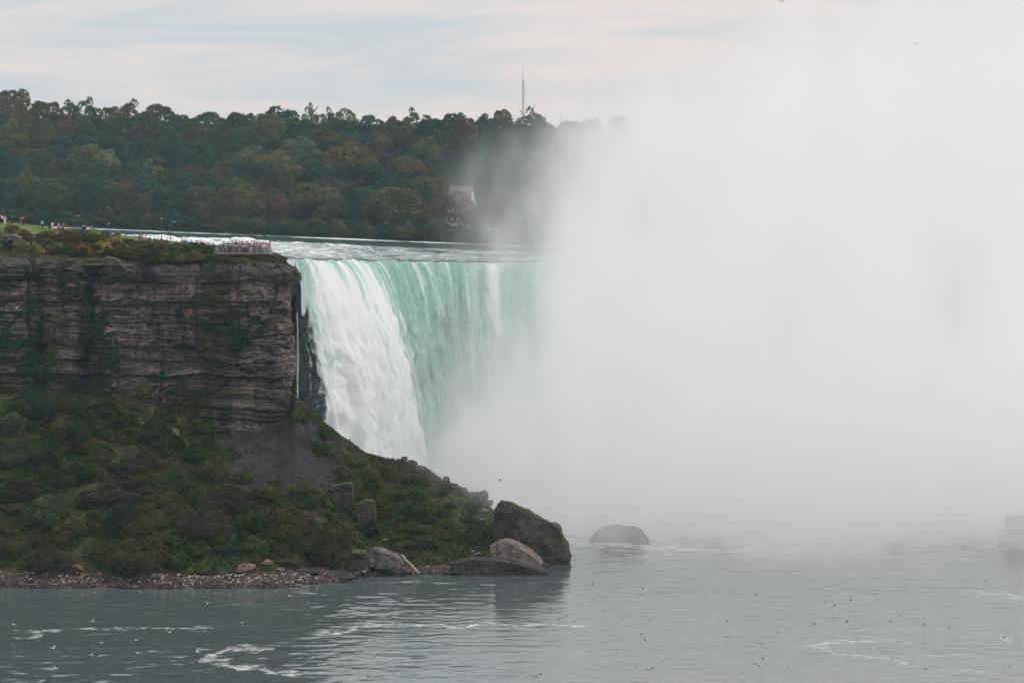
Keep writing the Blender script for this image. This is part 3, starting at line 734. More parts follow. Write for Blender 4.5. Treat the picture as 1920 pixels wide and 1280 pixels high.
# ================================================================ FOLIAGE
def unit(v): return v / np.maximum(np.linalg.norm(v, axis=-1, keepdims=True), 1e-9)
def leaf_quads(C, Nrm, size, g, aspect=.62):
    n = len(C)
    r = unit(g.normal(size=(n, 3)))
    t1 = unit(np.cross(Nrm, r)); t2 = np.cross(Nrm, t1)
    s = size * g.uniform(.6, 1.35, (n, 1))
    a, b = t1 * s, t2 * s * aspect
    V = np.stack([C - a, C - b * .9 + a * .1, C + a, C + b], 1)
    return V.reshape(-1, 3), np.arange(4 * n).reshape(n, 4)
def crown_mesh(name, kind, seed, n=3600, leaf=.030, mat=None):
    """a crown in a unit box: x, y within half a unit of the axis, z from 0 to 1"""
    g = np.random.default_rng(seed)
    lob = []
    if kind == 'dome':
        for i in range(46):
            d = unit(g.normal(size=3)); d[2] = abs(d[2]) * 1.1 - .42; d = unit(d)
            k = g.uniform(.55, .82)
            lob.append((d[0] * .40 * k, d[1] * .40 * k, .42 + d[2] * .46 * k, g.uniform(.10, .17)))
    elif kind == 'tall':
        for i in range(44):
            z = g.uniform(.05, .92); a = g.uniform(0, 6.283)
            rr = .40 * math.sin(math.pi * (.24 + .70 * z)) * g.uniform(.4, 1.0)
            lob.append((rr * math.cos(a), rr * math.sin(a), z, g.uniform(.08, .145)))
    elif kind == 'open':
        for i in range(44):
            d = unit(g.normal(size=3)); d[2] = d[2] * 1.0 - .1
            k = g.uniform(.45, .92)
            lob.append((d[0] * .42 * k, d[1] * .42 * k, .46 + d[2] * .48 * k, g.uniform(.07, .14)))
    elif kind == 'conifer':
        for i in range(60):
            z = g.uniform(0, .97); a = g.uniform(0, 6.283)
            rr = .44 * (1 - z) * g.uniform(.35, 1.0)
            lob.append((rr * math.cos(a), rr * math.sin(a), z, .03 + .085 * (1 - z)))
    elif kind == 'bush':                           # low, wide, ragged
        for i in range(34):
            a = g.uniform(0, 6.283); rr = .38 * math.sqrt(g.uniform(0, 1))
            top = .78 * math.sqrt(max(0, 1 - (rr / .46) ** 2)) * g.uniform(.65, 1.08)
            lob.append((rr * math.cos(a), rr * math.sin(a), top * g.uniform(.55, .95), g.uniform(.09, .17)))
    elif kind == 'hang':                           # trails down a rock face
        for i in range(40):
            z = g.uniform(0, 1); rr = .36 * (.35 + .65 * math.sin(math.pi * min(1, z * .8 + .2))) * g.uniform(-1, 1)
            lob.append((rr, g.uniform(-.18, .18), z, g.uniform(.06, .13)))
    lob = np.array(lob)
    w = lob[:, 3] ** 2; w = w / w.sum()
    li = g.choice(len(lob), int(n * 1.7), p=w)
    L = lob[li]
    ctr = np.array([0, 0, .38])
    outw = unit(L[:, :3] - ctr)
    d = unit(g.normal(size=(len(L), 3)) + outw * .75 + np.array([0, 0, .35]))
    P = L[:, :3] + d * L[:, 3:4] * g.uniform(.70, 1.12, (len(L), 1))
    dist = np.linalg.norm(P[:, None, :] - lob[None, :, :3], axis=2)
    inside = (dist < lob[None, :, 3] * .72).any(1)
    keep = np.where(~inside)[0][:n]
    P, d, li = P[keep], d[keep], li[keep]
    P[:, 2] = np.clip(P[:, 2], 0, 1.04)
    Nn = unit(d + .75 * g.normal(size=d.shape))
    V, Fq = leaf_quads(P, Nn, leaf, g)
    lv = g.uniform(.3, .75, len(lob))[li] + g.uniform(-.28, .28, len(P))
    lh = g.uniform(.3, .7, len(lob))[li] + g.uniform(-.2, .2, len(P))
    return mesh_np(name, V, Fq, mat or M_LEAF, attrs={'var': np.repeat(np.clip(lv, 0, 1), 4), 'hue': np.repeat(np.clip(lh, 0, 1), 4)}, smooth=False)
def trunk_mesh(name, seed, limbs=6, bare=False):
    """unit height, tapered, with limbs"""
    g = random.Random(seed); bm = bmesh.new()
    p = Vector((0, 0, -.03)); r = .03
    pts = [p]
    for i in range(6):
        pts.append(Vector((g.uniform(-.02, .02) * (i + 1), g.uniform(-.02, .02) * (i + 1), (i + 1) * .145)))
    for i in range(6): tube(bm, pts[i], pts[i + 1], r * (1 - i * .15), r * (1 - (i + 1) * .15), 7)
    for i in range(limbs * (3 if bare else 1)):
        k = g.randint(2, 5); a = g.uniform(0, 6.28)
        e = pts[k] + Vector((math.cos(a) * g.uniform(.15, .3), math.sin(a) * g.uniform(.15, .3), g.uniform(.10, .28)))
        m_ = (pts[k] + e) / 2 + Vector((0, 0, -.02))
        tube(bm, pts[k], m_, .014, .010, 6); tube(bm, m_, e, .010, .004, 6)
        if bare:
            for j in range(4):
                a2 = a + g.uniform(-.9, .9)
                e2 = m_ + Vector((math.cos(a2) * g.uniform(.08, .2), math.sin(a2) * g.uniform(.08, .2), g.uniform(.06, .22)))
                tube(bm, m_.lerp(e, .4), e2, .006, .002, 5)
    bmesh.ops.recalc_face_normals(bm, faces=bm.faces[:])
    me = bpy.data.meshes.new(name); bm.to_mesh(me); bm.free(); me.materials.append(M_BARK)
    return me
CROWN = {}
for kd, nvar, nl, ls in (('dome', 4, 4200, .027), ('tall', 3, 3400, .028), ('open', 4, 2600, .027), ('conifer', 2, 2600, .024), ('bush', 5, 2600, .034), ('hang', 3, 1900, .032)):
    CROWN[kd] = [crown_mesh("crown", kd, 100 + i * 7 + len(kd) * 31, nl, ls) for i in range(nvar)]
BIGBUSH = [crown_mesh("foliage", 'bush', 900 + i, 7500, .019) for i in range(3)]
TRUNK = [trunk_mesh("trunk", i) for i in range(3)]
TRUNK_BARE = trunk_mesh("trunk", 31, 7, True)

PAL = {'dark green': (0.0504, 0.0784, 0.0360), 'olive': (0.1098, 0.1098, 0.0480), 'yellow-green': (0.2128, 0.2072, 0.0720), 'brown-olive': (0.0986, 0.0851, 0.0432), 'rust-red': (0.1176, 0.0694, 0.0480),
       'deep green': (0.0336, 0.0672, 0.0480), 'grey-green': (0.0952, 0.1210, 0.0744), 'purple-brown': (0.0694, 0.0560, 0.0480), 'pale olive': (0.1792, 0.1736, 0.1020), 'golden': (0.2464, 0.1904, 0.0540), 'bright green': (0.0728, 0.1176, 0.0336)}
SHAPE = {'dome': 'rounded', 'tall': 'upright', 'open': 'open-crowned', 'conifer': 'pointed conifer'}
def tcol(name, s=.16):
    c = PAL[name]; k = 1 + R.uniform(-s, s)
    return (c[0] * k * R.uniform(.92, 1.08), c[1] * k, c[2] * k * R.uniform(.9, 1.1), 1)
def tree(px, top, wpx, kind, col, H=19, D=None, trunk=None, dens=None, sink=0.0):
    if D is not None and D > 1390 and kind in ('open', 'tall'): kind = 'open' if kind == 'open' else 'dome'
    if D is None:
        lo, hi = 1126.0, 1440.0
        for _ in range(30):
            m = (lo + hi) / 2
            if pix(0, m, hill_z(px, m) + H)[1] > top: lo = m
            else: hi = m
        D = (lo + hi) / 2
    base = float(hill_z(px, D)); H = max(6.0, float(rowz(top, D)) - base)
    w = wpx * D / F * (1.3 if D > 1390 else 1.08)
    e = bpy.data.objects.new("conifer_tree" if kind == 'conifer' else "broadleaf_tree", None)
    link(e); e.location = W(px, YH, D); e.location.z = base
    cz = H * (-.12 if D > 1390 else .03 if kind in ('dome', 'conifer') else .08)
    c = obj("crown", R.choice(CROWN[kind]), e); c.location = (0, 0, cz)
    c.scale = (w / .92, w / .92 * R.uniform(.85, 1.1), (H - cz)); c.rotation_euler = (0, 0, R.uniform(0, 6.28)); c.color = tuple(q * 1.2 for q in tcol(col)[:3]) + (1,)
    t = obj("trunk", trunk or R.choice(TRUNK), e); t.scale = (H * .75, H * .75, H * .92)
    t.rotation_euler = (0, 0, R.uniform(0, 6.28))
    mid = (top + pix(0, D, base)[1]) / 2
    band = "on the skyline" if D > 1395 else "high on the slope" if D > 1315 else "mid-slope" if D > 1235 else "low on the slope" if D > 1165 else "by the far bank"
    seg = ("at the far left" if px < 130 else "above the lawn" if px < 270 else "above the lamps" if px < 400 else "above the platform" if px < 540
           else "above the white falls" if px < 690 else "left of the house" if px < 800 else "near the house" if px < 930 else "in the spray")
    later(e, f"{col} {SHAPE[kind]}" + ("" if kind == 'conifer' else " tree"), f"{band} {seg}", px, "tree", "trees on the far hillside")
    return e
# the trees that can be told apart in the photo: column, top row, width, shape, colour (, height)
TREES = [
    # skyline, left to right
    (28, 157, 66, 'dome', 'brown-olive', 24, 1425), (85, 180, 60, 'tall', 'brown-olive', 20, 1430), (130, 178, 48, 'open', 'dark green', 20, 1425), (163, 176, 50, 'open', 'dark green', 20, 1430),
    (207, 191, 42, 'tall', 'brown-olive', 18, 1425), (241, 178, 46, 'open', 'olive', 21, 1430), (296, 187, 70, 'dome', 'brown-olive', 20, 1420), (340, 208, 34, 'tall', 'dark green', 16, 1420),
    (390, 202, 72, 'dome', 'dark green', 19, 1405), (452, 201, 62, 'dome', 'dark green', 19, 1400), (500, 205, 66, 'dome', 'olive', 20, 1375), (525, 191, 76, 'tall', 'deep green', 21, 1425),
    (583, 187, 36, 'open', 'pale olive', 21, 1430), (615, 190, 40, 'open', 'dark green', 21, 1425), (650, 196, 46, 'open', 'pale olive', 19, 1430), (694, 209, 54, 'open', 'deep green', 17, 1425),
    (736, 207, 36, 'tall', 'brown-olive', 18, 1425), (778, 191, 52, 'open', 'olive', 20, 1430), (808, 213, 54, 'dome', 'deep green', 17, 1415), (853, 203, 56, 'tall', 'deep green', 18, 1425),
    (872, 211, 38, 'dome', 'rust-red', 15, 1405), (908, 205, 46, 'dome', 'deep green', 17, 1415), (943, 196, 46, 'tall', 'brown-olive', 19, 1425), (996, 188, 64, 'open', 'dark green', 21, 1420),
    (1012, 205, 50, 'dome', 'dark green', 18, 1405), (1065, 215, 56, 'dome', 'dark green', 17, 1420), (1110, 210, 60, 'dome', 'dark green', 17, 1420), (1165, 206, 60, 'dome', 'dark green', 17, 1420),
    # upper slope
    (24, 216, 62, 'dome', 'olive'), (75, 214, 56, 'dome', 'brown-olive'), (125, 216, 50, 'tall', 'rust-red'), (160, 222, 56, 'dome', 'dark green'), (215, 226, 52, 'tall', 'dark green'), (265, 224, 56, 'dome', 'purple-brown'),
    (312, 228, 52, 'dome', 'dark green'), (360, 222, 56, 'dome', 'brown-olive'), (408, 238, 60, 'dome', 'dark green'), (455, 235, 60, 'dome', 'dark green'), (555, 236, 60, 'tall', 'deep green'), (620, 238, 52, 'dome', 'brown-olive'),
    (660, 246, 54, 'dome', 'brown-olive'), (710, 240, 60, 'dome', 'brown-olive'), (760, 240, 56, 'dome', 'purple-brown'), (800, 246, 58, 'dome', 'olive'), (850, 244, 56, 'dome', 'brown-olive'), (905, 246, 60, 'dome', 'deep green'), (960, 240, 60, 'dome', 'dark green'),
    # middle of the slope
    (165, 262, 100, 'dome', 'olive'), (200, 268, 54, 'dome', 'pale olive'), (340, 262, 60, 'dome', 'deep green'), (245, 258, 66, 'dome', 'deep green'), (400, 268, 60, 'dome', 'deep green'), (475, 262, 74, 'dome', 'grey-green'), (560, 248, 94, 'dome', 'grey-green'), (517, 276, 106, 'dome', 'olive'),
    (36, 286, 66, 'dome', 'deep green'), (110, 289, 84, 'dome', 'purple-brown'), (275, 291, 66, 'open', 'yellow-green', 17), (413, 298, 76, 'dome', 'brown-olive'), (660, 258, 118, 'dome', 'brown-olive', 22), (760, 285, 90, 'dome', 'brown-olive'),
    (892, 277, 82, 'dome', 'deep green'), (606, 302, 56, 'conifer', 'deep green'), (800, 303, 46, 'open', 'rust-red', 12), (845, 295, 40, 'open', 'rust-red', 12), (735, 312, 60, 'dome', 'deep green'), (830, 300, 66, 'dome', 'deep green'),
    (520, 312, 60, 'dome', 'purple-brown'), (365, 318, 40, 'conifer', 'brown-olive', 14), (330, 308, 40, 'conifer', 'deep green', 13), (390, 322, 36, 'open', 'rust-red', 11), (955, 290, 70, 'dome', 'deep green'), (1000, 280, 70, 'dome', 'dark green'), (940, 340, 60, 'dome', 'brown-olive'),
    # front row by the bank
    (15, 328, 62, 'dome', 'deep green'), (55, 312, 46, 'tall', 'olive'), (88, 326, 98, 'dome', 'dark green'), (172, 330, 78, 'dome', 'deep green'), (240, 345, 60, 'dome', 'purple-brown'), (312, 346, 84, 'dome', 'deep green', 15), (345, 352, 46, 'dome', 'purple-brown', 14),
    (450, 336, 104, 'dome', 'brown-olive'), (388, 372, 50, 'dome', 'brown-olive', 12), (592, 333, 118, 'dome', 'brown-olive', 20), (520, 358, 50, 'dome', 'rust-red', 15), (668, 346, 58, 'dome', 'deep green', 17), (742, 340, 122, 'dome', 'brown-olive', 20), (688, 366, 50, 'dome', 'purple-brown', 14),
    (796, 334, 46, 'dome', 'dark green', 17), (822, 366, 36, 'dome', 'brown-olive', 12), (910, 372, 60, 'dome', 'purple-brown', 13), (955, 362, 70, 'dome', 'dark green', 15), (1010, 350, 80, 'dome', 'dark green', 17), (200, 372, 44, 'open', 'pale olive', 11), (268, 378, 34, 'open', 'rust-red', 9),
    # glimpsed through the spray
    (1080, 262, 80, 'dome', 'dark green'), (1150, 250, 80, 'dome', 'dark green'), (1075, 345, 90, 'dome', 'dark green'), (1500, 232, 90, 'dome', 'purple-brown', 20), (1570, 238, 80, 'dome', 'dark green', 19),
]
for tr_ in TREES: tree(*tr_)
for px in range(-36, 1150, 44):                     # the unbroken canopy just below the skyline
    tree(px + R.uniform(-10, 10), np.interp(px, [0, 330, 350, 1150], [196, 212, 218, 222]) + R.uniform(-6, 8), R.uniform(50, 70), 'dome', R.choice(['dark green', 'deep green', 'brown-olive', 'dark green']), 15, 1418 + R.uniform(-8, 8))
for k, D in enumerate((1152, 1185, 1215, 1245, 1275, 1305, 1335, 1365)):
    for px in range(-42 + (k * 29) % 60, 1180 if k > 1 else 1060, 68):
        p_ = px + R.uniform(-16, 16); D_ = D + R.uniform(-10, 10)
        if 800 < p_ < 900 and D_ < 1215: continue
        H_ = R.uniform(11, 15)
        tree(p_, float(pix(0, D_, hill_z(p_, D_) + H_)[1]), R.uniform(70, 104), R.choice(['dome', 'dome', 'dome', 'tall']),
             R.choice(['deep green', 'deep green', 'dark green', 'dark green', 'purple-brown', 'brown-olive']), H_, D_)
# the bare reddish tree in front of the house
bt = tree(862, 362, 56, 'open', 'rust-red', 9, 1138, TRUNK_BARE)
for c_ in bt.children:
    if c_.name.startswith('crown'): c_.scale = tuple(s * 1.15 for s in c_.scale); c_.color = (.10, .055, .045, 1)

def shrub(name, base, w, h, kind, color, what, where, px, cat="shrub", group=None, meshes=None, depth=None, nrm=None):
    o = obj(name, R.choice(meshes or CROWN[kind]), None, base)
    o.scale = (w / .92, (depth or w * R.uniform(.75, 1.0)) / .92, h); o.rotation_euler = (0, 0, 0 if kind == 'hang' else R.uniform(0, 6.28)); o.color = color
    return later(o, what, where, px, cat, group)
# bushes along the foot of the far bank
for i, px in enumerate(np.r_[np.arange(20, 1040, 21.0), np.arange(30, 1040, 27.0)]):
    p_ = px + R.uniform(-8, 8); D = R.uniform(1109, 1113) if i < 49 else R.uniform(1120, 1127)
    cn = R.choice(['deep green', 'deep green', 'dark green', 'deep green', 'brown-olive', 'purple-brown', 'olive'])
    b = W(p_, YH, D); b.z = float(hill_z(p_, D)) - .6
    seg = "behind the lawn" if px < 270 else "behind the lamp posts" if px < 400 else "behind the crowded platform" if px < 560 else "beyond the rapids" if px < 800 else "near the spray"
    c_ = tcol(cn, .2)
    shrub("bank_bush", b, R.uniform(6.5, 10), R.uniform(4.5, 8), 'bush', c_, f"{cn} bush", f"{'at the far water edge' if i < 49 else 'on the far bank'} {seg}", p_, "bush", "bushes along the far river bank", CROWN['bush'] + CROWN['dome'])

# ---------------------------------------------------------------- shrubs on the rubble slope
def scol(cn):                                     # autumn scrub: close in tone
    c = tcol(cn, .25); m = (.062, .062, .030); k = .62
    return (c[0] * k + m[0] * (1 - k), c[1] * k + m[1] * (1 - k), c[2] * k * .9 + m[2] * (1 - k), 1)
def slope_shrub(px, row, wpx, hpx, cn, what=None, where=None, big=False, kind='bush'):
    p, n = seen(px, row, (BV_T,))
    if p is None: return
    k = p.y / F
    zone = ("at the cliff foot" if row < 830 else "on the upper slope" if row < 920 else "mid-slope" if row < 1000 else "above the shore")
    seg = ("at the left end" if px < 110 else "below the cracked cliff" if px < 260 else "left of the scree" if px < 400 else "below the scree" if px < 560 else "right of the scree" if px < 720 else "near the wedge boulder")
    p = p - Vector((0, -wpx * k * .2, hpx * k * .15))
    shrub("slope_shrub", p, wpx * k, hpx * k * 1.4, kind, scol(cn), what or f"{cn} {'large shrub' if wpx > 70 else 'shrub' if wpx > 38 else 'low shrub'}", where or f"{zone} {seg}", px, "shrub", "shrubs on the slope below the cliff", BIGBUSH if wpx > 62 else None)
SHR = [(252, 1080, 150, 98, 'brown-olive', "largest brown shrub", "just above the shore rocks"), (225, 1002, 70, 58, 'deep green'), (275, 1004, 84, 62, 'olive'), (388, 1016, 118, 80, 'purple-brown'), (545, 1030, 98, 86, 'olive'),
       (616, 1068, 60, 88, 'brown-olive'), (22, 1046, 70, 56, 'brown-olive'), (92, 1078, 90, 62, 'purple-brown'), (165, 838, 100, 66, 'dark green'), (55, 792, 96, 64, 'deep green'), (185, 782, 130, 30, 'dark green'), (285, 832, 70, 52, 'dark green'),
       (365, 868, 74, 40, 'dark green'), (220, 946, 150, 44, 'purple-brown'), (90, 990, 104, 64, 'grey-green'), (20, 880, 80, 60, 'grey-green'), (90, 880, 90, 48, 'deep green'), (35, 940, 84, 46, 'purple-brown'), (150, 898, 60, 50, 'dark green'),
       (265, 890, 90, 44, 'purple-brown'), (330, 930, 90, 46, 'dark green'), (380, 905, 60, 36, 'brown-olive'), (455, 906, 46, 26, 'bright green'), (490, 940, 60, 30, 'brown-olive'), (566, 928, 56, 30, 'olive'), (430, 960, 74, 46, 'purple-brown'), (470, 1000, 60, 46, 'bright green'),
       (300, 960, 60, 46, 'olive'), (330, 980, 66, 48, 'brown-olive'), (140, 1010, 60, 40, 'olive'), (25, 815, 60, 40, 'grey-green'), (120, 815, 56, 34, 'brown-olive'), (230, 800, 60, 34, 'bright green'), (325, 845, 40, 30, 'dark green'), (430, 1036, 70, 24, 'bright green'), (370, 1040, 60, 28, 'bright green'), (500, 1035, 60, 24, 'bright green'),
       (560, 1040, 50, 30, 'dark green'), (640, 1018, 56, 56, 'olive'), (700, 1006, 44, 34, 'dark green'), (745, 935, 34, 22, 'bright green'), (768, 972, 40, 30, 'bright green'), (795, 1032, 48, 22, 'deep green'), (640, 900, 46, 26, 'olive'), (690, 905, 40, 22, 'dark green'), (730, 900, 36, 20, 'brown-olive'), (560, 790, 30, 24, 'bright green'), (610, 820, 36, 22, 'bright green'), (600, 850, 46, 30, 'bright green')]
for s_ in SHR: slope_shrub(*s_)
cnt = 0
while cnt < 130:
    px, row = R.uniform(0, 590), R.uniform(770, 1070)
    if scree_mask(px, row) > .3 or (px > 400 and row < 830): continue
    slope_shrub(px, row, R.uniform(30, 74), R.uniform(18, 40), R.choice(['dark green', 'dark green', 'brown-olive', 'brown-olive', 'purple-brown', 'olive', 'bright green', 'deep green'])); cnt += 1
cnt = 0
while cnt < 60:
    px = R.uniform(580, 925); row = R.uniform(850, 1030)
    if row < np.interp(px, r_px, r_row) + 14 or scree_mask(px, row) > .3: continue
    slope_shrub(px, row, R.uniform(16, 36), R.uniform(8, 17), R.choice(['dark green', 'olive', 'bright green', 'bright green', 'brown-olive'])); cnt += 1

# ---------------------------------------------------------------- shrubs on the cliff face and along its brow
CS = [(172, 610, 34, 70, 'deep green'), (192, 640, 44, 62, 'deep green'), (206, 690, 42, 60, 'deep green'), (291, 618, 30, 36, 'deep green'), (118, 548, 40, 44, 'dark green'), (135, 560, 46, 40, 'dark green'), (62, 590, 44, 30, 'deep green'), (16, 640, 70, 70, 'deep green'), (58, 650, 64, 60, 'dark green'),
      (30, 700, 90, 70, 'deep green'), (92, 712, 70, 60, 'dark green'), (382, 575, 66, 24, 'dark green'), (412, 632, 76, 46, 'dark green'), (445, 655, 70, 44, 'deep green'), (360, 580, 44, 20, 'olive'), (388, 655, 40, 34, 'olive'), (482, 625, 44, 30, 'dark green'), (286, 665, 30, 22, 'dark green'), (125, 612, 56, 18, 'olive'),
      (235, 722, 80, 36, 'dark green'), (318, 745, 80, 44, 'deep green'), (190, 745, 70, 36, 'dark green'), (352, 770, 60, 40, 'brown-olive'), (550, 586, 12, 18, 'yellow-green'), (547, 616, 9, 13, 'yellow-green'), (140, 748, 60, 34, 'purple-brown'), (262, 752, 60, 30, 'olive'), (60, 760, 80, 40, 'deep green'), (505, 620, 30, 22, 'olive'), (430, 590, 40, 20, 'brown-olive'), (60, 520, 16, 60, 'dark green')]
for (px, row, wp, hp, cn) in CS:
    p, n = seen(px, row - hp * .35, (BV_C,))
    if p is None: continue
    k = p.y / F
    band = "high on the cliff face" if row < 580 else "mid cliff face" if row < 670 else "low on the cliff face"
    seg = "at its left end" if px < 110 else "beside the dark gully" if px < 250 else "below the lamp posts" if px < 350 else "below the crowded platform" if px < 520 else "beside the falls"
    b = Vector((p.x, p.y - .1, ZC - (row - YH) * k))
    shrub("cliff_shrub", b, wp * k, hp * k * 1.05, 'hang', tcol(cn, .2), f"{cn} shrub", f"{band} {seg}", px, "shrub", "shrubs clinging to the cliff face", None, min(wp * k * .5, 2.2))
for i in range(108):
    px = i * 7.4 + R.uniform(-5, 5) if i < 74 else R.uniform(30, 400)
    lo = np.interp(px, [0, 100, 200, 300, 400, 480, 545], [474, 478, 486, 494, 496, 494, 492]); hi = np.interp(px, [0, 60, 140, 180, 240, 300, 400, 480, 545], [436, 440, 444, 450, 454, 462, 470, 482, 490])
    row = R.uniform(hi, lo) if i % 2 else lo - R.uniform(0, 8)
    p, n = seen(px, row, (BV_P, BV_C))
    if p is None: continue
    k = p.y / F
    sc_ = np.interp(px, [0, 300, 400, 545], [1, 1, .7, .5])
    wp, hp = R.uniform(26, 50) * sc_, R.uniform(18, 34) * sc_
    cn = R.choice(['olive', 'olive', 'brown-olive', 'dark green', 'brown-olive', 'deep green', 'yellow-green'] if px < 120 else ['olive', 'dark green', 'golden', 'deep green', 'brown-olive', 'olive'] if px < 330 else ['olive', 'olive', 'brown-olive', 'brown-olive', 'dark green'])
    if i in (17, 36): cn = 'rust-red'
    if px > 395 and row < 484: continue
    seg = "at the left end" if px < 100 else "left of the root" if px < 210 else "below the lamp posts" if px < 340 else "left of the platform" if px < 410 else "below the platform" if px < 505 else "beside the falls"
    shrub("brow_shrub", p - Vector((0, -.5, hp * k * .25)), wp * k, hp * k * 1.2, 'bush', tcol(cn, .2), f"{cn} {'bush' if wp > 30 else 'small bush'}", f"on the cliff edge {seg}", px, "bush", "bushes along the cliff edge")
# yellow bushes and the small tree on the lawn
for (px, row, wp, hp, cn, what, where) in ((147, 434, 13, 14, 'golden', "yellow rounded bush", "between walkers on the lawn"), (169, 434, 14, 16, 'golden', "yellow upright bush", "behind two people on the lawn"), (182, 436, 16, 9, 'olive', "low olive bush", "on the lawn behind the seated pair"),
                                           (198, 448, 20, 18, 'dark green', "dark rounded bush", "alone on the lawn slope"), (21, 416, 24, 28, 'yellow-green', "small pale green tree-like bush", "at the left end of the lawn"), (330, 452, 22, 16, 'dark green', "dark bush", "at the lamp post foot"), (352, 464, 40, 17, 'olive', "tall olive bush", "left of the viewing platform"), (385, 468, 34, 13, 'olive', "spreading olive bush", "just left of the viewing platform")):
    D = 600 if px < 250 else 584
    b = W(px, row, D); g_ = ground_z(b.x, b.y, BV_P)
    if g_ is not None: b.z = min(b.z, g_ + .2)
    shrub("lawn_bush", b, wp * D / F, hp * D / F, 'bush', tcol(cn, .1), what, where, px, "bush", None, CROWN['bush'] if wp > 15 else CROWN['dome'])

# ---------------------------------------------------------------- ground cover (nobody could count it)
def sample_faces(V, Fq, n, g, wfun):
    A = V[Fq[:, 0]]; B = V[Fq[:, 1]]; C = V[Fq[:, 3]]; Dd = V[Fq[:, 2]]
    ctr = (A + B + C + Dd) / 4
    nr = np.cross(B - A, C - A); ar = np.linalg.norm(nr, axis=1); nr = nr / np.maximum(ar, 1e-9)[:, None]
    w = ar * wfun(ctr, nr); w = w / w.sum()
    i = g.choice(len(Fq), n, p=w)
    u, v = g.uniform(0, 1, (2, n, 1))
    P = (A[i] * (1 - u) + B[i] * u) * (1 - v) + (C[i] * (1 - u) + Dd[i] * u) * v
    nn = nr[i]; nn = nn * np.sign(nn[:, 2:3] + 1e-6)
    return P, nn
def cover(name, P, nn, size, col, g, label, lift=.3, cat="plants"):
    up = np.array([0, 0, 1.0])
    C = P + up * size[:, None] * g.uniform(-.1, 1.2, (len(P), 1)) * lift / .3 * .8
    Nn = unit(nn * .6 + .9 * g.normal(size=P.shape) + np.array([0, -.3, .2]))
    V, Fq = leaf_quads(C, Nn, size[:, None], g, .45)
    n = len(P)
    me = mesh_np(name, V, Fq, M_LEAFV, cols=np.repeat(col, 4, 0), attrs={'var': np.repeat(g.uniform(.15, .85, n), 4), 'hue': np.repeat(g.uniform(.3, .7, n), 4)}, smooth=False)
    tag(obj(name, me), label, cat, kind="stuff")
g = np.random.default_rng(77)
def w_talus(c, n):
    px, row = pix(c[:, 0], c[:, 1], c[:, 2])
    D0, D1 = np.interp(px, s_px, s_D), np.interp(px, r_px, r_D)
    u = (c[:, 1] - D0) / (D1 - D0)
    patch = np.clip(.65 + .8 * fbm(c[:, 0] / 5, c[:, 1] / 5, 0, 3, 8), .12, 1.4)
    return (u > .085 + .03 * vn(c[:, 0] / 3, 0, 0, 4)) * (u < 1.12) * (px > -30) * (px < 1010) * (1 - .93 * scree_mask(px, row, fbm(c[:, 0] / 4, c[:, 1] / 4, 0, 3, 2))) * patch
P, nn = sample_faces(tmesh, TF, 150000, g, w_talus)
px, row = pix(P[:, 0], P[:, 1], P[:, 2])
n1 = np.clip(.5 + .9 * fbm(P[:, 0] / 6, P[:, 1] / 4, 0, 4, 41), 0, 1)[:, None]
brt = np.clip(sm(.42, .75, .5 + .6 * fbm(P[:, 0] / 7, P[:, 1] / 5, 0, 3, 43)) + .5 * np.exp(-((row - 1040) / 22) ** 2 - ((px - 440) / 90) ** 2) + .5 * sm(600, 700, px) * .6 + .6 * np.exp(-((px - 600) / 30) ** 2 - ((row - 830) / 40) ** 2), 0, 1)[:, None]
colr = np.array([.066, .050, .031]) * (1 - n1) + np.array([.050, .062, .024]) * n1
colr = colr * (1 - brt) + np.array([.068, .102, .027]) * brt
cover("slope_grass", P, nn, g.uniform(.08, .26, len(P)) * (1 + .6 * (fbm(P[:, 0] / 2.2, P[:, 1] / 2.2, 0, 3, 52) > .25)), colr * g.uniform(.55, 1.25, (len(P), 1)), g, "green and brown grass and weeds covering the slope", cat="grass")
def w_plat(c, n):
    px, row = pix(c[:, 0], c[:, 1], c[:, 2])
    yc = np.interp(px, [0, 545], [566, 568])
    fade = np.where(c[:, 1] > np.interp(px, [0, 180, 300, 400, 545], [600, 588, 585, 578, 590]), .10, 1.0)
    return (px > -20) * (px < 556) * fade * (c[:, 1] < np.interp(px, [0, 545], [625, 586])) * np.clip(.7 + .6 * fbm(c[:, 0] / 4, c[:, 1] / 4, 0, 3, 4), .1, 1.4)
P, nn = sample_faces(PV, PF, 26000, g, w_plat)
n1 = np.clip(.5 + .8 * fbm(P[:, 0] / 4, P[:, 1] / 4, 0, 3, 45), 0, 1)[:, None]
colr = np.array([.095, .075, .03]) * (1 - n1) + np.array([.065, .075, .022]) * n1
cover("cliff_top_grass", P, nn, g.uniform(.10, .28, len(P)), colr * g.uniform(.7, 1.35, (len(P), 1)), g, "olive rough grass and weeds along the cliff top", cat="grass")
def w_cliff(c, n):
    px, row = pix(c[:, 0], c[:, 1], c[:, 2])
    m_ = np.clip(fbm(c[:, 0] / 7, c[:, 2] / 2.0, c[:, 1] / 9, 4, 111) - .12, 0, .6) * 2
    m_ += 1.2 * np.exp(-((c[:, 2] - 46.8) / .5) ** 2) * sm(300, 350, px) + 1.0 * np.exp(-((c[:, 2] - 40.6) / 1.0) ** 2) * sm(220, 330, px) * (fbm(c[:, 0] / 4, 0, 0, 3, 5) > -.2)
    m_ += 1.5 * sm(31.5, 29, c[:, 2]) * sm(420, 340, px) + .9 * sm(44, 38, c[:, 2]) * sm(120, 60, px)
    return m_ * (px > -10) * (px < 548) * (c[:, 1] < 572)
P, nn = sample_faces(CV, CF, 24000, g, w_cliff)
n1 = np.clip(.5 + .8 * fbm(P[:, 0] / 5, P[:, 2] / 4, 0, 3, 47), 0, 1)[:, None]
colr = np.array([.055, .042, .022]) * (1 - n1) + np.array([.028, .042, .02]) * n1
P[:, 1] -= .12
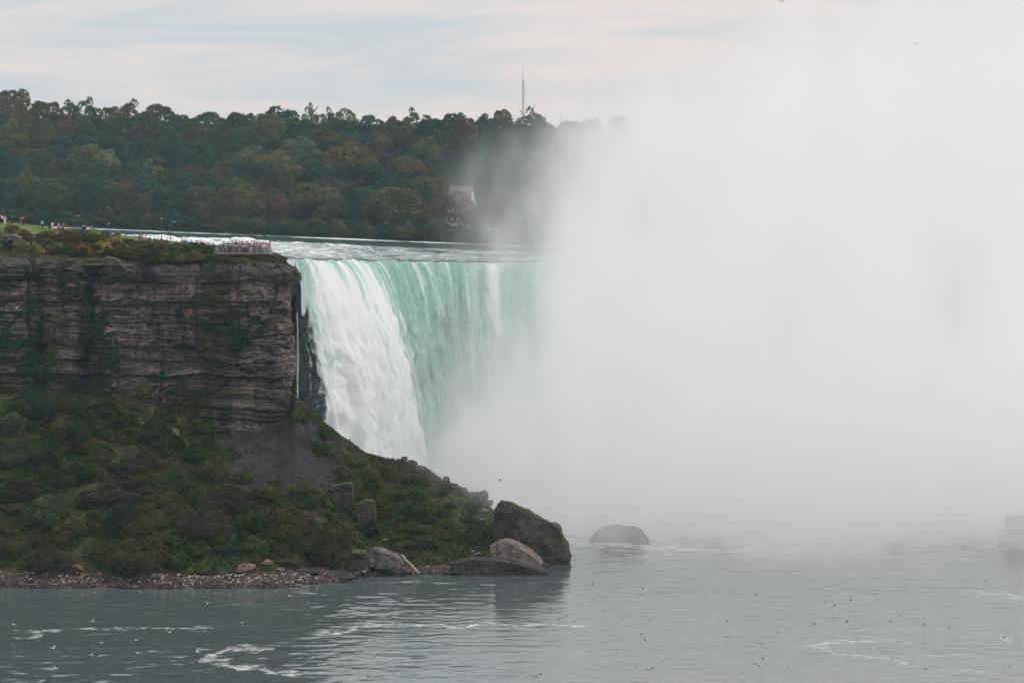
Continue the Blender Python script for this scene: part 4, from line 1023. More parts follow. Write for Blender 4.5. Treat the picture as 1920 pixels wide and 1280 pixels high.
cover("cliff_vegetation", P, nn, g.uniform(.10, .30, len(P)), colr * g.uniform(.6, 1.3, (len(P), 1)), g, "dark moss and weeds growing along the cliff ledges", .1, "plants")
# ================================================================ ROCKS
def rock_mesh(name, seed, mat, sub=3, cuts=9, flat=.75):
    g = np.random.default_rng(seed)
    bm = bmesh.new(); bmesh.ops.create_icosphere(bm, subdivisions=sub + 1, radius=1)
    for v in bm.verts:
        p = np.array(v.co)
        v.co = Vector(p)
    V = np.array([v.co for v in bm.verts])
    for _ in range(cuts):
        n = unit(g.normal(size=3)); d = g.uniform(.55, .85)
        k = V @ n
        V = V - np.outer(np.clip(k - d, 0, None), n)
    V = V + unit(V) * (.07 * fbm(V[:, 0] * 3, V[:, 1] * 3, V[:, 2] * 3, 4, seed))[:, None]
    V[:, 2] *= flat
    for v, p in zip(bm.verts, V): v.co = p
    me = bpy.data.meshes.new(name); bm.to_mesh(me); bm.free(); me.materials.append(mat)
    return me
ROCKS = [rock_mesh("rock", i, M_ROCKGREY) for i in range(5)]
ROCKS_D = [rock_mesh("rock", 20 + i, M_ROCKDARK) for i in range(3)]
ROCKS_M = [rock_mesh("rock", 40 + i, M_ROCKMOSS) for i in range(3)]
ROCKS_T = [rock_mesh("rock", 60 + i, M_ROCKTAN) for i in range(2)]
ROCKS_P = [rock_mesh("rock", 80 + i, M_ROCKPINK) for i in range(2)]
def rock(px, row, wpx, hpx, meshes, what, where, name="rock", D=None, group=None, tilt=.15, lean=0.0, cat="rock"):
    if D is None:
        p, n = seen(px, row, (BV_T,))
        if p is None: return None
    else: p = W(px, row, D)
    k = p.y / F
    o = obj(name, R.choice(meshes), None, p + Vector((0, wpx * k * .2, hpx * k * .25)))
    o.scale = (wpx * k / 1.7, wpx * k / 1.7 * R.uniform(.7, 1.0), hpx * k / 1.25)
    o.rotation_euler = (R.uniform(-tilt, tilt), R.uniform(-tilt, tilt) + lean, R.uniform(0, 6.28) if wpx < 26 else R.uniform(-.4, .4))
    return later(o, what, where, px, cat, group)
def hull_rock(name, front, Df, depth, mat, what, where, shift=(0, 0), shrink=.92, cuts=7, amp=.22, seed=1, cat="boulder", mid=None):
    """front: outline in photo places at distance Df; the same outline, shifted and shrunk, closes it depth metres further back"""
    A = [W(px, row, Df) for px, row in front]
    c = sum(A, Vector()) / len(A)
    B = [c + (a - c) * shrink + Vector((shift[0], depth, shift[1])) for a in A]
    Mm = [c + (a - c) * (mid or 1.02) + Vector((shift[0] * .4, depth * .4, shift[1] * .4)) for a in A]
    bm = bmesh.new()
    for p in A + B + Mm: bm.verts.new(p)
    r = bmesh.ops.convex_hull(bm, input=bm.verts[:])
    dead = [v for v in bm.verts if not v.link_faces]
    bmesh.ops.delete(bm, geom=dead, context='VERTS')
    bmesh.ops.triangulate(bm, faces=bm.faces[:])
    for _ in range(5):
        long_ = [e for e in bm.edges if e.calc_length() > .55]
        if not long_: break
        bmesh.ops.subdivide_edges(bm, edges=long_, cuts=1); bmesh.ops.triangulate(bm, faces=bm.faces[:])
    bm.normal_update()
    V = np.array([v.co for v in bm.verts]); Nn = np.array([v.normal for v in bm.verts])
    d = amp * (fbm(V[:, 0] / 1.6, V[:, 1] / 1.6, V[:, 2] / 1.6, 5, seed) + .6 * np.abs(fbm(V[:, 0] / .9, V[:, 1] / .9, V[:, 2] / 2.2, 3, seed + 5)))
    V = V + Nn * d[:, None]
    V = V - np.array(c)
    for v, p in zip(bm.verts, V): v.co = p
    o = bm_obj(name, bm, mat); o.location = c
    return later(o, what, where, front[0][0], cat)
hull_rock("boulder", [(929, 960), (934, 945), (941, 939), (956, 942), (985, 958), (1012, 973), (1036, 984), (1046, 990), (1052, 1003), (1058, 1022), (1064, 1040), (1065, 1062), (1010, 1066), (960, 1050), (930, 1010)], 531, 9, M_ROCKMOSS,
          "huge dark wedge-shaped boulder with mossy top", "at the water-side tip of the slope", (1.0, -1.0), .8, amp=.34, seed=3)
hull_rock("slab", [(918, 1026), (928, 1020), (944, 1016), (962, 1022), (985, 1034), (1003, 1047), (1015, 1058), (1012, 1064), (980, 1066), (945, 1052), (922, 1040)], 522.5, 3.5, M_ROCKPINK,
          "pale pinkish tilted rock slab", "leaning in front of the wedge-shaped boulder", (.6, .6), .9, amp=.16, seed=8, cat="rock")
hull_rock("ledge", [(845, 1058), (880, 1049), (930, 1051), (965, 1056), (1000, 1066), (1024, 1074), (1018, 1081), (980, 1086), (900, 1084), (850, 1076)], 514, 5, M_ROCKDARK,
          "long dark flat ledge crowded with gulls", "at the waterline below the pale slab", (0, .15), .96, amp=.14, seed=11, cat="rock")
hull_rock("rock_outcrop", [(690, 1040), (700, 1031), (722, 1036), (745, 1046), (757, 1058), (750, 1066), (705, 1066), (690, 1058)], 513.5, 4, M_ROCKGREY,
          "ribbed grey rock outcrop", "on the shore left of the leaning timber", (0, .5), .85, amp=.2, seed=14, cat="rock")
hull_rock("rock_outcrop", [(648, 1050), (660, 1036), (685, 1038), (696, 1060), (690, 1074), (655, 1074)], 511, 4, M_ROCKMOSS, "dark blocky rock with grass on top", "on the shore beside the ribbed grey outcrop", (0, .4), .85, amp=.2, seed=15, cat="rock")
hull_rock("rock_block", [(613, 930), (625, 912), (652, 906), (658, 908), (662, 940), (668, 985), (640, 985), (615, 960)], 534, 4, M_ROCKMOSS, "tall leaning mossy rock block", "halfway down the slope right of the scree", (0, .3), .85, amp=.2, seed=17, cat="rock")
hull_rock("rock_block", [(669, 946), (684, 938), (702, 941), (704, 965), (703, 990), (672, 992), (668, 965)], 531, 4, M_ROCKMOSS, "square dark rock block", "halfway down the slope beside the mossy block", (0, .3), .88, amp=.16, seed=18, cat="rock")
hull_rock("rock_outcrop", [(312, 842), (316, 822), (324, 806), (333, 808), (337, 825), (336, 850), (318, 856)], 549, 3, M_ROCKTAN, "tan rounded rock outcrop", "on the upper slope left of the scree", (0, .3), .85, amp=.15, seed=19, cat="rock")
hull_rock("rock_outcrop", [(178, 902), (186, 884), (194, 868), (203, 862), (204, 880), (198, 896), (190, 906)], 541, 2, M_ROCKTAN, "pale pointed rock like a stump", "among shrubs below the cracked cliff", (0, .2), .8, amp=.1, seed=20, cat="rock")
hull_rock("rock_block", [(0, 452), (4, 441), (24, 440), (38, 446), (38, 456), (10, 459)], 583, 3, M_ROCKGREY, "flat pale rock ledge", "at the left end of the cliff top", (0, .2), .9, amp=.12, seed=23, cat="rock")
hull_rock("islet", [(1104, 1020), (1110, 1006), (1120, 994), (1134, 987), (1152, 985), (1166, 989), (1188, 986), (1203, 993), (1212, 1006), (1218, 1020), (1160, 1026)], 567, 5, M_ROCKDARK, "low rounded dark rock islet", "rising from the water inside the spray", (0, -.5), .8, amp=.25, seed=29)
# rocks along the skyline of the slope
for (px, row, w_, h_) in ((746, 868, 14, 10), (757, 866, 15, 13), (772, 874, 22, 14), (788, 884, 24, 16), (803, 892, 16, 14), (820, 900, 14, 10), (838, 905, 14, 17), (852, 914, 14, 10), (870, 924, 18, 12), (888, 930, 18, 14), (896, 936, 22, 17), (908, 935, 17, 22), (917, 946, 18, 14), (884, 933, 14, 12), (862, 920, 13, 11), (735, 866, 12, 9)):
    rock(px, row, w_, h_, ROCKS + ROCKS_D, "broad rock" if w_ > 21 else "grey rock", "on the misty crest of the slope", D=float(np.interp(px, r_px, r_D)), group="rocks on the crest of the slope")
for (px, row, w_, h_, ms, what, where) in ((459, 1069, 34, 16, ROCKS_T, "pale tan domed rock", "on the shore above the gull flock"), (500, 1058, 22, 12, ROCKS_T, "small tan rock", "at the grass edge above the shore"), (523, 1072, 18, 12, ROCKS, "pointed grey rock", "on the shore right of the tan domed rock"), (555, 1062, 24, 14, ROCKS_T, "tilted tan rock", "at the grass edge near the tangled shrub"),
                                            (145, 1071, 30, 16, ROCKS_T, "brown rock", "under the shrubs on the left shore"), (729, 1074, 30, 14, ROCKS_P, "pale broken rock", "at the waterline left of the timber"), (812, 1073, 9, 12, ROCKS_P, "small pale upright rock", "at the waterline right of the timber"), (840, 1076, 28, 7, ROCKS, "flat grey stone", "at the waterline left of the dark ledge"),
                                            (903, 961, 30, 9, ROCKS_P, "pale flat slab", "on the slope left of the wedge boulder"), (905, 976, 14, 6, ROCKS_P, "small pale slab", "below the flat slab on the slope"), (723, 1012, 14, 5, ROCKS_P, "thin pale slab", "in grass above the leaning timber"), (803, 955, 8, 6, ROCKS_P, "small pale stone", "in the green middle of the slope"), (895, 1040, 18, 7, ROCKS_P, "pale stone", "on the dark bank beside the pale slab"), (585, 1078, 30, 12, ROCKS_D, "dark wet rock", "at the waterline below the tangled shrub"), (640, 1083, 44, 16, ROCKS_D, "broad dark wet rock", "at the waterline below the blocky rock"), (560, 1098, 20, 6, ROCKS_P, "pale flat stone", "awash at the water's edge")):
    rock(px, row, w_, h_, ms, what, where)
for i in range(120):                                   # stones along the waterline
    px = R.uniform(0, 900); u = R.uniform(.0, .085)
    D = float(np.interp(px, s_px, s_D) * (1 - u) + np.interp(px, r_px, r_D) * u)
    x = (px - CX) * D / F; z = ground_z(x, D, BV_T)
    if z is None: continue
    o = obj("shore_rock", R.choice(ROCKS + ROCKS_D + ROCKS_D + ROCKS_T), None, (x, D, z))
    s = R.uniform(.3, .85) * (1.5 if R.random() < .12 else 1)
    o.scale = (s, s * .8, s * R.uniform(.45, .8)); o.rotation_euler = (R.uniform(-.3, .3), R.uniform(-.3, .3), R.uniform(0, 6.28))
    seg = "on the left shore" if px < 180 else "below the largest brown shrub" if px < 330 else "among the gull flock" if px < 600 else "near the leaning timber"
    mt = o.data.materials[0].name
    tag(o, f"{'dark' if 'dark' in mt else 'tan' if 'tan' in mt else 'grey'} rock at the waterline {seg}", "rock", f"{'dark' if 'dark' in mt else 'tan' if 'tan' in mt else 'grey'} rocks at the waterline {seg}")
def stone_field(name, P, size, cols, g, label, cat):
    """many small angular stones as one mesh"""
    base = np.array([(0, 0, .8), (.9, 0, .1), (-.1, .8, .2), (-.8, -.2, 0), (.1, -.9, .15), (0, 0, -.5)])
    tri = np.array([(0, 1, 2), (0, 2, 3), (0, 3, 4), (0, 4, 1), (5, 2, 1), (5, 3, 2), (5, 4, 3), (5, 1, 4)])
    n = len(P); a = g.uniform(0, 6.283, n)
    b = base[None] * (1 + .35 * g.normal(size=(n, 6, 3)) * .6) * size[:, None, None]
    c, s = np.cos(a)[:, None], np.sin(a)[:, None]
    b = np.stack([b[..., 0] * c - b[..., 1] * s, b[..., 0] * s + b[..., 1] * c, b[..., 2] * .8], -1) + P[:, None, :]
    Fq = (tri[None] + (np.arange(n) * 6)[:, None, None]).reshape(-1, 3)
    me = mesh_np(name, b.reshape(-1, 3), Fq, M_STONES, cols=np.repeat(cols, 6, 0), smooth=False)
    tag(obj(name, me), label, cat, kind="stuff")
M_STONES = mat_ground("loose_stones", 3, .3, .05)
g = np.random.default_rng(5)
def w_scree(c, n):
    px, row = pix(c[:, 0], c[:, 1], c[:, 2])
    return scree_mask(px, row, fbm(c[:, 0] / 4, c[:, 1] / 4, 0, 3, 2)) * sm(800, 880, row) + .01 * (px > 600) * (px < 930) * (row < 1000) * (row > 860)
P, nn = sample_faces(tmesh, TF, 6500, g, w_scree)
sz = .05 + .16 * g.uniform(0, 1, len(P)) ** 5 + .05 * g.uniform(0, 1, len(P))
stone_field("scree_stones", P, sz, np.array([.075, .065, .070]) * g.uniform(.4, 1.7, (len(P), 1)) ** 1.3, g, "grey loose scree stones under the cliff corner", "stones")
def w_shore(c, n):
    px, row = pix(c[:, 0], c[:, 1], c[:, 2])
    u = (c[:, 1] - np.interp(px, s_px, s_D)) / (np.interp(px, r_px, r_D) - np.interp(px, s_px, s_D))
    return (u > -.01) * (u < .10) * (px > -10) * (px < 1010)
P, nn = sample_faces(tmesh, TF, 9000, g, w_shore)
stone_field("shore_pebbles", P, .07 + .22 * g.uniform(0, 1, len(P)) ** 3, np.array([.10, .078, .072]) * g.uniform(.35, 2.0, (len(P), 1)) ** 1.0, g, "dark pebbles and small stones covering the shore", "pebbles")
# leaning timber on the shore
M_TIMBER = plain("weathered_timber", (.27, .21, .18), .85, .3, 8)
bm = bmesh.new(); a, b = W(752, 1040, 516), W(786, 1075, 512)
d = (b - a); q = d.to_track_quat('X', 'Z').to_matrix()
box(bm, Vector((0, 0, 0)), (d.length, .42, .36)); bmesh.ops.bevel(bm, geom=bm.edges[:], offset=.05, segments=2, affect='EDGES')
bmesh.ops.subdivide_edges(bm, edges=[e for e in bm.edges if e.calc_length() > 1], cuts=8)
for v in bm.verts: v.co += Vector((0, .05 * math.sin(v.co.x * 1.7), .05 * math.sin(v.co.x * 2.3 + 1)))
o = bm_obj("timber", bm, M_TIMBER); o.matrix_world = Matrix.Translation((a + b) / 2) @ q.to_4x4()
tag(o, "long weathered timber beam leaning across the shore rocks", "timber")
# bare root hanging over the cliff edge
bm = bmesh.new(); pts = [(216, 480), (222, 486), (229, 496), (236, 503), (246, 507), (252, 512)]
pp = []
for px, row in pts:
    h, n = seen(px, row); pp.append(Vector((h.x, min(h.y, 561) - .5, ZC - (row - YH) * h.y / F)))
for i in range(5): tube(bm, pp[i], pp[i + 1], .17 - i * .02, .15 - i * .02, 7)
tube(bm, pp[2], pp[2] + Vector((1.1, -.3, -.4)), .07, .03, 6); tube(bm, pp[3], pp[3] + Vector((.5, -.2, .7)), .06, .02, 6); tube(bm, pp[1], pp[1] + Vector((-.6, -.1, -.5)), .06, .02, 6)
o = bm_obj("tree_root", bm, plain("dry_root", (.20, .13, .10), .9, .25, 6), None, True)
tag(o, "bare brown root trailing down over the top of the cliff", "root")

# ================================================================ PEOPLE
def skin_mesh(name, J, E, mat, sub=1):
    """one continuous surface grown round a skeleton; J: list of (point, radius)"""
    me = bpy.data.meshes.new(name + "_sk"); me.from_pydata([p for p, r in J], E, [])
    o = bpy.data.objects.new(name + "_sk", me); COL.objects.link(o)
    o.modifiers.new("s", 'SKIN')
    for i, (p, r) in enumerate(J):
        sv = me.skin_vertices[0].data[i]; sv.radius = (r, r) if not hasattr(r, '__len__') else r; sv.use_root = (i == 0)
    ss = o.modifiers.new("b", 'SUBSURF'); ss.levels = sub; ss.render_levels = sub
    dg = bpy.context.evaluated_depsgraph_get()
    out = bpy.data.meshes.new_from_object(o.evaluated_get(dg)); out.name = name
    bpy.data.objects.remove(o); bpy.data.meshes.remove(me)
    out.materials.clear(); out.materials.append(mat)
    out.polygons.foreach_set('use_smooth', np.ones(len(out.polygons), bool))
    return out
M_SKIN, M_CLOTH, M_HAIR = tinted("skin", .6, .3, .06), tinted("cloth", .85, .1, .15), tinted("hair", .7, .2, .2)
def person_meshes(pose):
    arm = {'stand': ((.25, .03, 1.15), (.25, -.07, .91)), 'rail': ((.27, -.08, 1.17), (.17, -.34, 1.12)), 'camera': ((.25, -.16, 1.26), (.10, -.34, 1.50)), 'walk': ((.25, .10, 1.16), (.24, .05, .93)), 'sit': ((.24, -.04, .64), (.16, -.26, .52))}[pose]
    sit = pose == 'sit'; dz = -.50 if sit else 0
    def z(p): return (p[0], p[1], p[2] + dz)
    if sit: legs = (((.10, 0, .42), (.13, -.42, .48), (.14, -.46, .09), (.14, -.60, .04)),) * 2
    elif pose == 'walk': legs = (((.09, 0, .92), (.10, -.16, .50), (.10, -.22, .10), (.10, -.36, .05)), ((.09, 0, .92), (.10, .06, .50), (.10, .26, .13), (.10, .16, .04)))
    else: legs = (((.09, 0, .92), (.11, -.02, .50), (.11, .02, .10), (.12, -.13, .04)),) * 2
    J = [(z((0, 0, .97)), (.15, .11)), (z((0, -.005, 1.15)), (.135, .10)), (z((0, 0, 1.33)), (.16, .115)), (z((0, .01, 1.47)), .065), (z((0, 0, 1.55)), .06), (z((0, -.015, 1.62)), (.075, .09)), (z((0, 0, 1.70)), (.08, .098)), (z((0, .01, 1.775)), .05), (z((0, -.115, 1.635)), .016)]
    E = [(0, 1), (1, 2), (2, 3), (3, 4), (4, 5), (5, 6), (6, 7), (5, 8)]
    def add(p, r, par): J.append((p, r)); E.append((par, len(J) - 1)); return len(J) - 1
    for s in (-1, 1): add(z((s * .095, .005, 1.645)), .015, 5)
    sh, tr = [], []
    for k, s in enumerate((-1, 1)):
        e_, w_ = [((s * q[0]), q[1], q[2]) for q in arm]
        if not sit: e_, w_ = e_, w_
        if pose == 'walk' and s < 0: e_ = (e_[0], -.06, e_[2]); w_ = (w_[0], -.22, .97)
        a = add(z((s * .185, 0, 1.41)), .055, 2); b = add(e_, .042, a); c = add(w_, .028, b)
        d = Vector(w_) - Vector(e_); d.normalize()
        pm = Vector(w_) + d * .07; pi = add(tuple(pm), (.036, .016), c)
        side = d.cross(Vector((0, 1, 0))); side = side.normalized() if side.length > .1 else Vector((1, 0, 0))
        for f_ in range(4):                                    # four fingers and a thumb, slightly curled
            o_ = pm + side * (f_ - 1.5) * .019 + d * .035; L = (.034, .04, .037, .028)[f_]
            f1 = add(tuple(o_), .008, pi); f2 = add(tuple(o_ + d * L), .0075, f1); add(tuple(o_ + d * L * 1.7 + Vector((0, -.012, -.006))), .006, f2)
        t1 = add(tuple(Vector(w_) + side * .035 * s + d * .045), .010, pi); add(tuple(Vector(w_) + side * .05 * s + d * .085), .008, t1)
        h, kn, an, to = [(s * q[0], q[1], q[2]) for q in legs[k]]
        h_ = add(h, .095, 0); k_ = add(kn, .060, h_); a_ = add(an, .042, k_); add(to, .040, a_)
        sh.append((z((s * .185, 0, 1.41)), e_, w_)); tr.append((h, kn, an))
    body = skin_mesh("person", J, E, M_SKIN)
    # jacket and trousers follow the body a little outside it
    J2 = [(z((0, 0, .90)), (.185, .145)), (z((0, 0, 1.12)), (.165, .13)), (z((0, 0, 1.33)), (.19, .14)), (z((0, .01, 1.45)), .09), (z((0, .01, 1.49)), .075)]; E2 = [(0, 1), (1, 2), (2, 3), (3, 4)]
    for (a, b, c) in sh:
        n = len(J2); J2 += [(a, .085), (b, .062), (c, .046)]; E2 += [(2, n), (n, n + 1), (n + 1, n + 2)]
    jacket = skin_mesh("jacket", J2, E2, M_CLOTH)
    J3 = [(z((0, 0, 1.0)), (.165, .125))]; E3 = []
    for (a, b, c) in tr:
        n = len(J3); J3 += [(a, .115), (b, .080), (c, .062)]; E3 += [(0, n), (n, n + 1), (n + 1, n + 2)]
    trousers = skin_mesh("trousers", J3, E3, M_CLOTH)
    hair = skin_mesh("hair", [(z((0, .03, 1.72)), (.098, .10)), (z((0, .04, 1.79)), .07), (z((0, .075, 1.63)), .06)], [(0, 1), (0, 2)], M_HAIR)
    return body, jacket, trousers, hair
POSE = {p: person_meshes(p) for p in ('stand', 'rail', 'camera', 'walk', 'sit')}
def poncho_mesh():
    zs = [.42, .75, 1.10, 1.36, 1.46, 1.52, 1.62, 1.74, 1.84]; rs = [.42, .36, .30, .24, .13, .11, .125, .12, .03]
    V, Fq = [], []
    for i, (z_, r_) in enumerate(zip(zs, rs)):
        for j in range(14):
            a = j / 14 * 6.2832; w_ = 1 + (.07 * math.sin(a * 4 + i) if i < 3 else 0)
            V.append((r_ * w_ * math.cos(a), r_ * w_ * .8 * math.sin(a) + (.02 if i > 4 else 0), z_))
    for i in range(len(zs) - 1):
        for j in range(14):
            if i in (5, 6) and j in (9, 10, 11): continue          # the face opening
            k = (j + 1) % 14; Fq.append((i * 14 + j, i * 14 + k, (i + 1) * 14 + k, (i + 1) * 14 + j))
    return mesh_np("poncho", V, Fq, M_CLOTH)
PONCHO = poncho_mesh()
CLOTH = {'dark blue': (.03, .045, .11), 'black': (.015, .015, .02), 'white': (.72, .72, .74), 'red': (.36, .035, .05), 'pink': (.52, .22, .30), 'grey': (.24, .24, .26), 'teal': (.03, .26, .31), 'light blue': (.26, .40, .60), 'maroon': (.17, .025, .045), 'orange': (.60, .20, .05), 'beige': (.46, .38, .29), 'denim': (.09, .13, .22)}
SKINS = [(.52, .33, .25), (.40, .24, .17), (.60, .42, .33), (.22, .12, .08)]
def person(base, rz, pose, top, legs, where, px, scale=1.04, poncho=False, doing=None, group=None):
    b, j, t, h = POSE[pose]
    o = obj("person", b, None, base); o.rotation_euler = (0, 0, rz); o.scale = (scale,) * 3; o.color = (*R.choice(SKINS), 1)
    if poncho: c = obj("poncho", PONCHO, o); c.color = (*CLOTH[top], 1)
    else:
        c = obj("jacket", j, o); c.color = (*CLOTH[top], 1)
        c = obj("hair", h, o); c.color = (*R.choice([(.03, .02, .015), (.07, .045, .03), (.20, .13, .07), (.02, .02, .02)]), 1)
    c = obj("trousers", t, o); c.color = (*CLOTH[legs], 1)
    verb = doing or {'stand': 'standing', 'rail': 'leaning', 'camera': 'photographing', 'walk': 'walking', 'sit': 'sitting'}[pose]
    if poncho: later(o, f"person in a {top} poncho {verb}", where, px, "person", group)
    else: later(o, f"person in {top} top, {legs} trousers, {verb}", where, px, "person", group)
    return o
# viewing platform
M_DECK, M_RAIL = plain("deck_concrete", (.20, .18, .19), .9, .2, 2), plain("rail_metal", (.22, .20, .20), .5, .1, 9, .4)
DPX0, DPX1, DY, DZ = 404, 505, 572.5, rowz(474.5, 572.5)
x0, x1 = (DPX0 - CX) * DY / F, (DPX1 - CX) * DY / F
pl = bpy.data.objects.new("viewing_platform", None); link(pl); pl.location = ((x0 + x1) / 2, DY + 4, DZ - .5)
def local(p): return p - pl.location
bm = bmesh.new(); box(bm, local(Vector(((x0 + x1) / 2, DY + 4.5, DZ - .13))), (x1 - x0, 9, .26)); bm_obj("deck", bm, M_DECK, pl)
bm = bmesh.new(); box(bm, local(Vector(((x0 + x1) / 2 + .6, DY + .9, DZ - 1.1))), (x1 - x0 - 3.0, .5, 1.4)); bm_obj("retaining_wall", bm, M_ROCKDARK, pl)
bm = bmesh.new(); box(bm, local(Vector(((x0 + x1) / 2, DY + 6.4, DZ + .2))), (x1 - x0 - .2, 4.2, .4)); bm_obj("step", bm, M_DECK, pl)
tag(pl, "concrete viewing platform packed with people beside the falls", "platform")
def railing(a, b, h, npost, label, name="railing", rails=(.98, .55), balus=0):
    e = bpy.data.objects.new(name, None); link(e); e.location = a
    d = b - a
    for r_ in rails:
        bm = bmesh.new(); tube(bm, Vector((0, 0, h * r_)), d + Vector((0, 0, h * r_)), .035, None, 6); bm_obj("rail", bm, M_RAIL, e)
    for i in range(npost):
        bm = bmesh.new(); p = d * (i / (npost - 1)); tube(bm, p, p + Vector((0, 0, h)), .045, None, 6); bm_obj("post", bm, M_RAIL, e)
    if balus:
        bm = bmesh.new()
        for i in range(1, balus): tube(bm, d * (i / balus) + Vector((0, 0, .08)), d * (i / balus) + Vector((0, 0, h * .97)), .014, None, 4)
        bm_obj("bars", bm, M_RAIL, e)
    tag(e, label, "railing"); return e
A, B = Vector((x0 + .1, DY + .1, DZ)), Vector((x1 - .1, DY + .1, DZ))
railing(A, B, 1.35, 15, "grey metal railing along the front edge of the viewing platform", balus=60)
railing(B + Vector((0, .15, 0)), B + Vector((-.3, 8.5, 0)), 1.35, 8, "grey metal railing at the platform end nearest the falls", balus=40)
P0, P1 = W(258, 449.5, 592), W(352, 457, 586)
P0.z = (ground_z(P0.x, P0.y, BV_P) or P0.z); P1.z = (ground_z(P1.x, P1.y, BV_P) or P1.z)
railing(P0, P1, 1.15, 13, "low railing between the lamp posts and the viewing platform", rails=(.97, .5))
tops = ['red', 'pink', 'maroon', 'dark blue', 'grey', 'black', 'white', 'light blue', 'pink', 'red', 'maroon', 'beige', 'teal']
npp = 0
for rown, (dy, dz, n, dx) in enumerate(((.55, 0, 24, 0), (1.3, 0, 22, .21), (2.3, 0, 16, .1), (4.9, .4, 20, .05), (6.1, .4, 16, .2))):
    for i in range(n):
        f = (i + .5) / n
        x = x0 + .5 + (x1 - x0 - .9) * f + dx + R.uniform(-.09, .09)
        if x > x1 - .35: continue
        left = f < .35
        tp = R.choice(['dark blue', 'black', 'grey', 'dark blue', 'beige', 'teal', 'light blue'] if left else tops)
        if left and R.random() < .3: continue
        pose = ('rail' if rown == 0 and R.random() < .6 else R.choice(['stand', 'stand', 'camera']))
        where = ("at platform railing", "on platform second line", "mid-platform", "on platform step", "at platform back")[rown]
        person(Vector((x, DY + dy + R.uniform(-.06, .06), DZ + dz)), math.pi * 0 + R.uniform(-.7, .7) if rown == 0 else R.uniform(-1.2, 1.2) + (math.pi if R.random() < .2 else 0), pose, tp, R.choice(['denim', 'black', 'grey', 'beige', 'white', 'denim']), where, pix(x, DY, 0)[0], R.uniform(.98, 1.1), group="people on the viewing platform")
def on_lawn(px, row, D):
    b = W(px, row, D); z_ = ground_z(b.x, b.y, BV_P)
    if z_ is not None: b.z = z_ - .02
    return b
LAWN = [(4, 415, 'walk', 'white', 'black', 1.4), (9, 415, 'stand', 'light blue', 'white', .3), (1, 416, 'stand', 'red', 'black', 0), (23, 414, 'stand', 'black', 'black', .6), (40, 414, 'walk', 'orange', 'beige', 1.2), (43, 413, 'stand', 'maroon', 'black', .2),
        (79, 430, 'stand', 'light blue', 'black', .4), (93, 429, 'stand', 'black', 'black', 1.0), (98, 428, 'camera', 'white', 'beige', .4), (110, 433, 'stand', 'pink', 'maroon', .3), (118, 431, 'walk', 'teal', 'black', -1.3), (123, 431, 'stand', 'red', 'white', .2),
        (156, 433, 'stand', 'dark blue', 'black', .8), (160, 433, 'stand', 'dark blue', 'denim', -.4), (165, 434, 'stand', 'white', 'black', .3), (171, 432, 'stand', 'grey', 'denim', .3), (220, 442, 'stand', 'black', 'black', .7), (226, 442, 'sit', 'beige', 'black', .4)]
for (px, row, pose, tp, lg, rz) in LAWN:
    where = "at the lawn left end" if px < 30 else "near the pale green bush" if px < 60 else "on the mid lawn" if px < 130 else "beside the yellow bushes" if px < 200 else "on the lawn slope"
    person(on_lawn(px, row, np.interp(px, [0, 60, 130, 180, 230], [622, 617, 609, 604, 597])), rz, pose, tp, lg, where, px, 1.08, group="people on the lawn")
for i, px in enumerate((262, 267, 273, 281, 290, 296, 341, 345, 349, 352, 357, 360, 366, 369, 372, 376, 379, 383, 387, 390, 393, 397, 400)):
    b = on_lawn(px, 448, np.interp(px, [260, 395], [594, 584]))
    person(b, R.uniform(-.6, .6), R.choice(['stand', 'rail', 'walk']), R.choice(['dark blue', 'black', 'grey', 'maroon', 'pink', 'light blue']), R.choice(['denim', 'black']), "behind the low railing" if px < 330 else "left of the platform", px, 1.06, group="people along the low railing")

# ================================================================ LAMPS, SIGN POST, MAST, HOUSE, CARS
M_POLE, M_LAMP = plain("lamp_pole_metal", (.06, .07, .075), .5, .1, 8), plain("lamp_glass", (.40, .41, .40), .3, .05, 8)
def lamp(px, row, toprow, D, arm, label):
    b = on_lawn(px, row, D); H = rowz(toprow, D) - b.z
    e = bpy.data.objects.new("lamp_post", None); link(e); e.location = b
    bm = bmesh.new(); tube(bm, (0, 0, -.3), (0, 0, H), .09, .06, 8); bm_obj("pole", bm, M_POLE, e, True)
    bm = bmesh.new(); tube(bm, (0, 0, -.1), (0, 0, .5), .16, .13, 8); bm_obj("base", bm, M_POLE, e, True)
    if arm:
        bm = bmesh.new(); tube(bm, (0, 0, H - .05), (arm, 0, H + .12), .045, .04, 6); bm_obj("arm", bm, M_POLE, e, True)
        bm = bmesh.new(); box(bm, Vector((arm + .25 * (1 if arm > 0 else -1), 0, H + .12)), (.75, .3, .16)); bm_obj("lamp_head", bm, M_LAMP, e)
    else:
        bm = bmesh.new(); bmesh.ops.create_uvsphere(bm, u_segments=12, v_segments=8, radius=.17, matrix=Matrix.Translation((0, 0, H + .18))); bm_obj("lamp_head", bm, M_LAMP, e, True)
    tag(e, label, "lamp post", "lamp posts on the headland")
lamp(303, 449, 412, 592, 0, "tall lamp post with round head, left one of the railing pair")
lamp(320, 450, 417, 590, .5, "lamp post with short arm, right one of the railing pair")
lamp(137, 432, 406, 612, .7, "lamp post with arm behind the walkers on the lawn")
lamp(204, 441, 421, 602, 0, "short lamp post with round head near the seated person")
b = W(513.5, 476, 577); z_ = ground_z(b.x, b.y, BV_P); b.z = z_ if z_ else b.z
bm = bmesh.new(); tube(bm, (0, 0, -.3), (0, 0, 1.2), .10, .09, 8); tube(bm, (0, 0, 1.2), (0, 0, 1.27), .14, .12, 8)
o = bm_obj("marker_post", bm, M_TIMBER); o.location = b; tag(o, "short wooden post at the cliff tip right of the platform", "post")

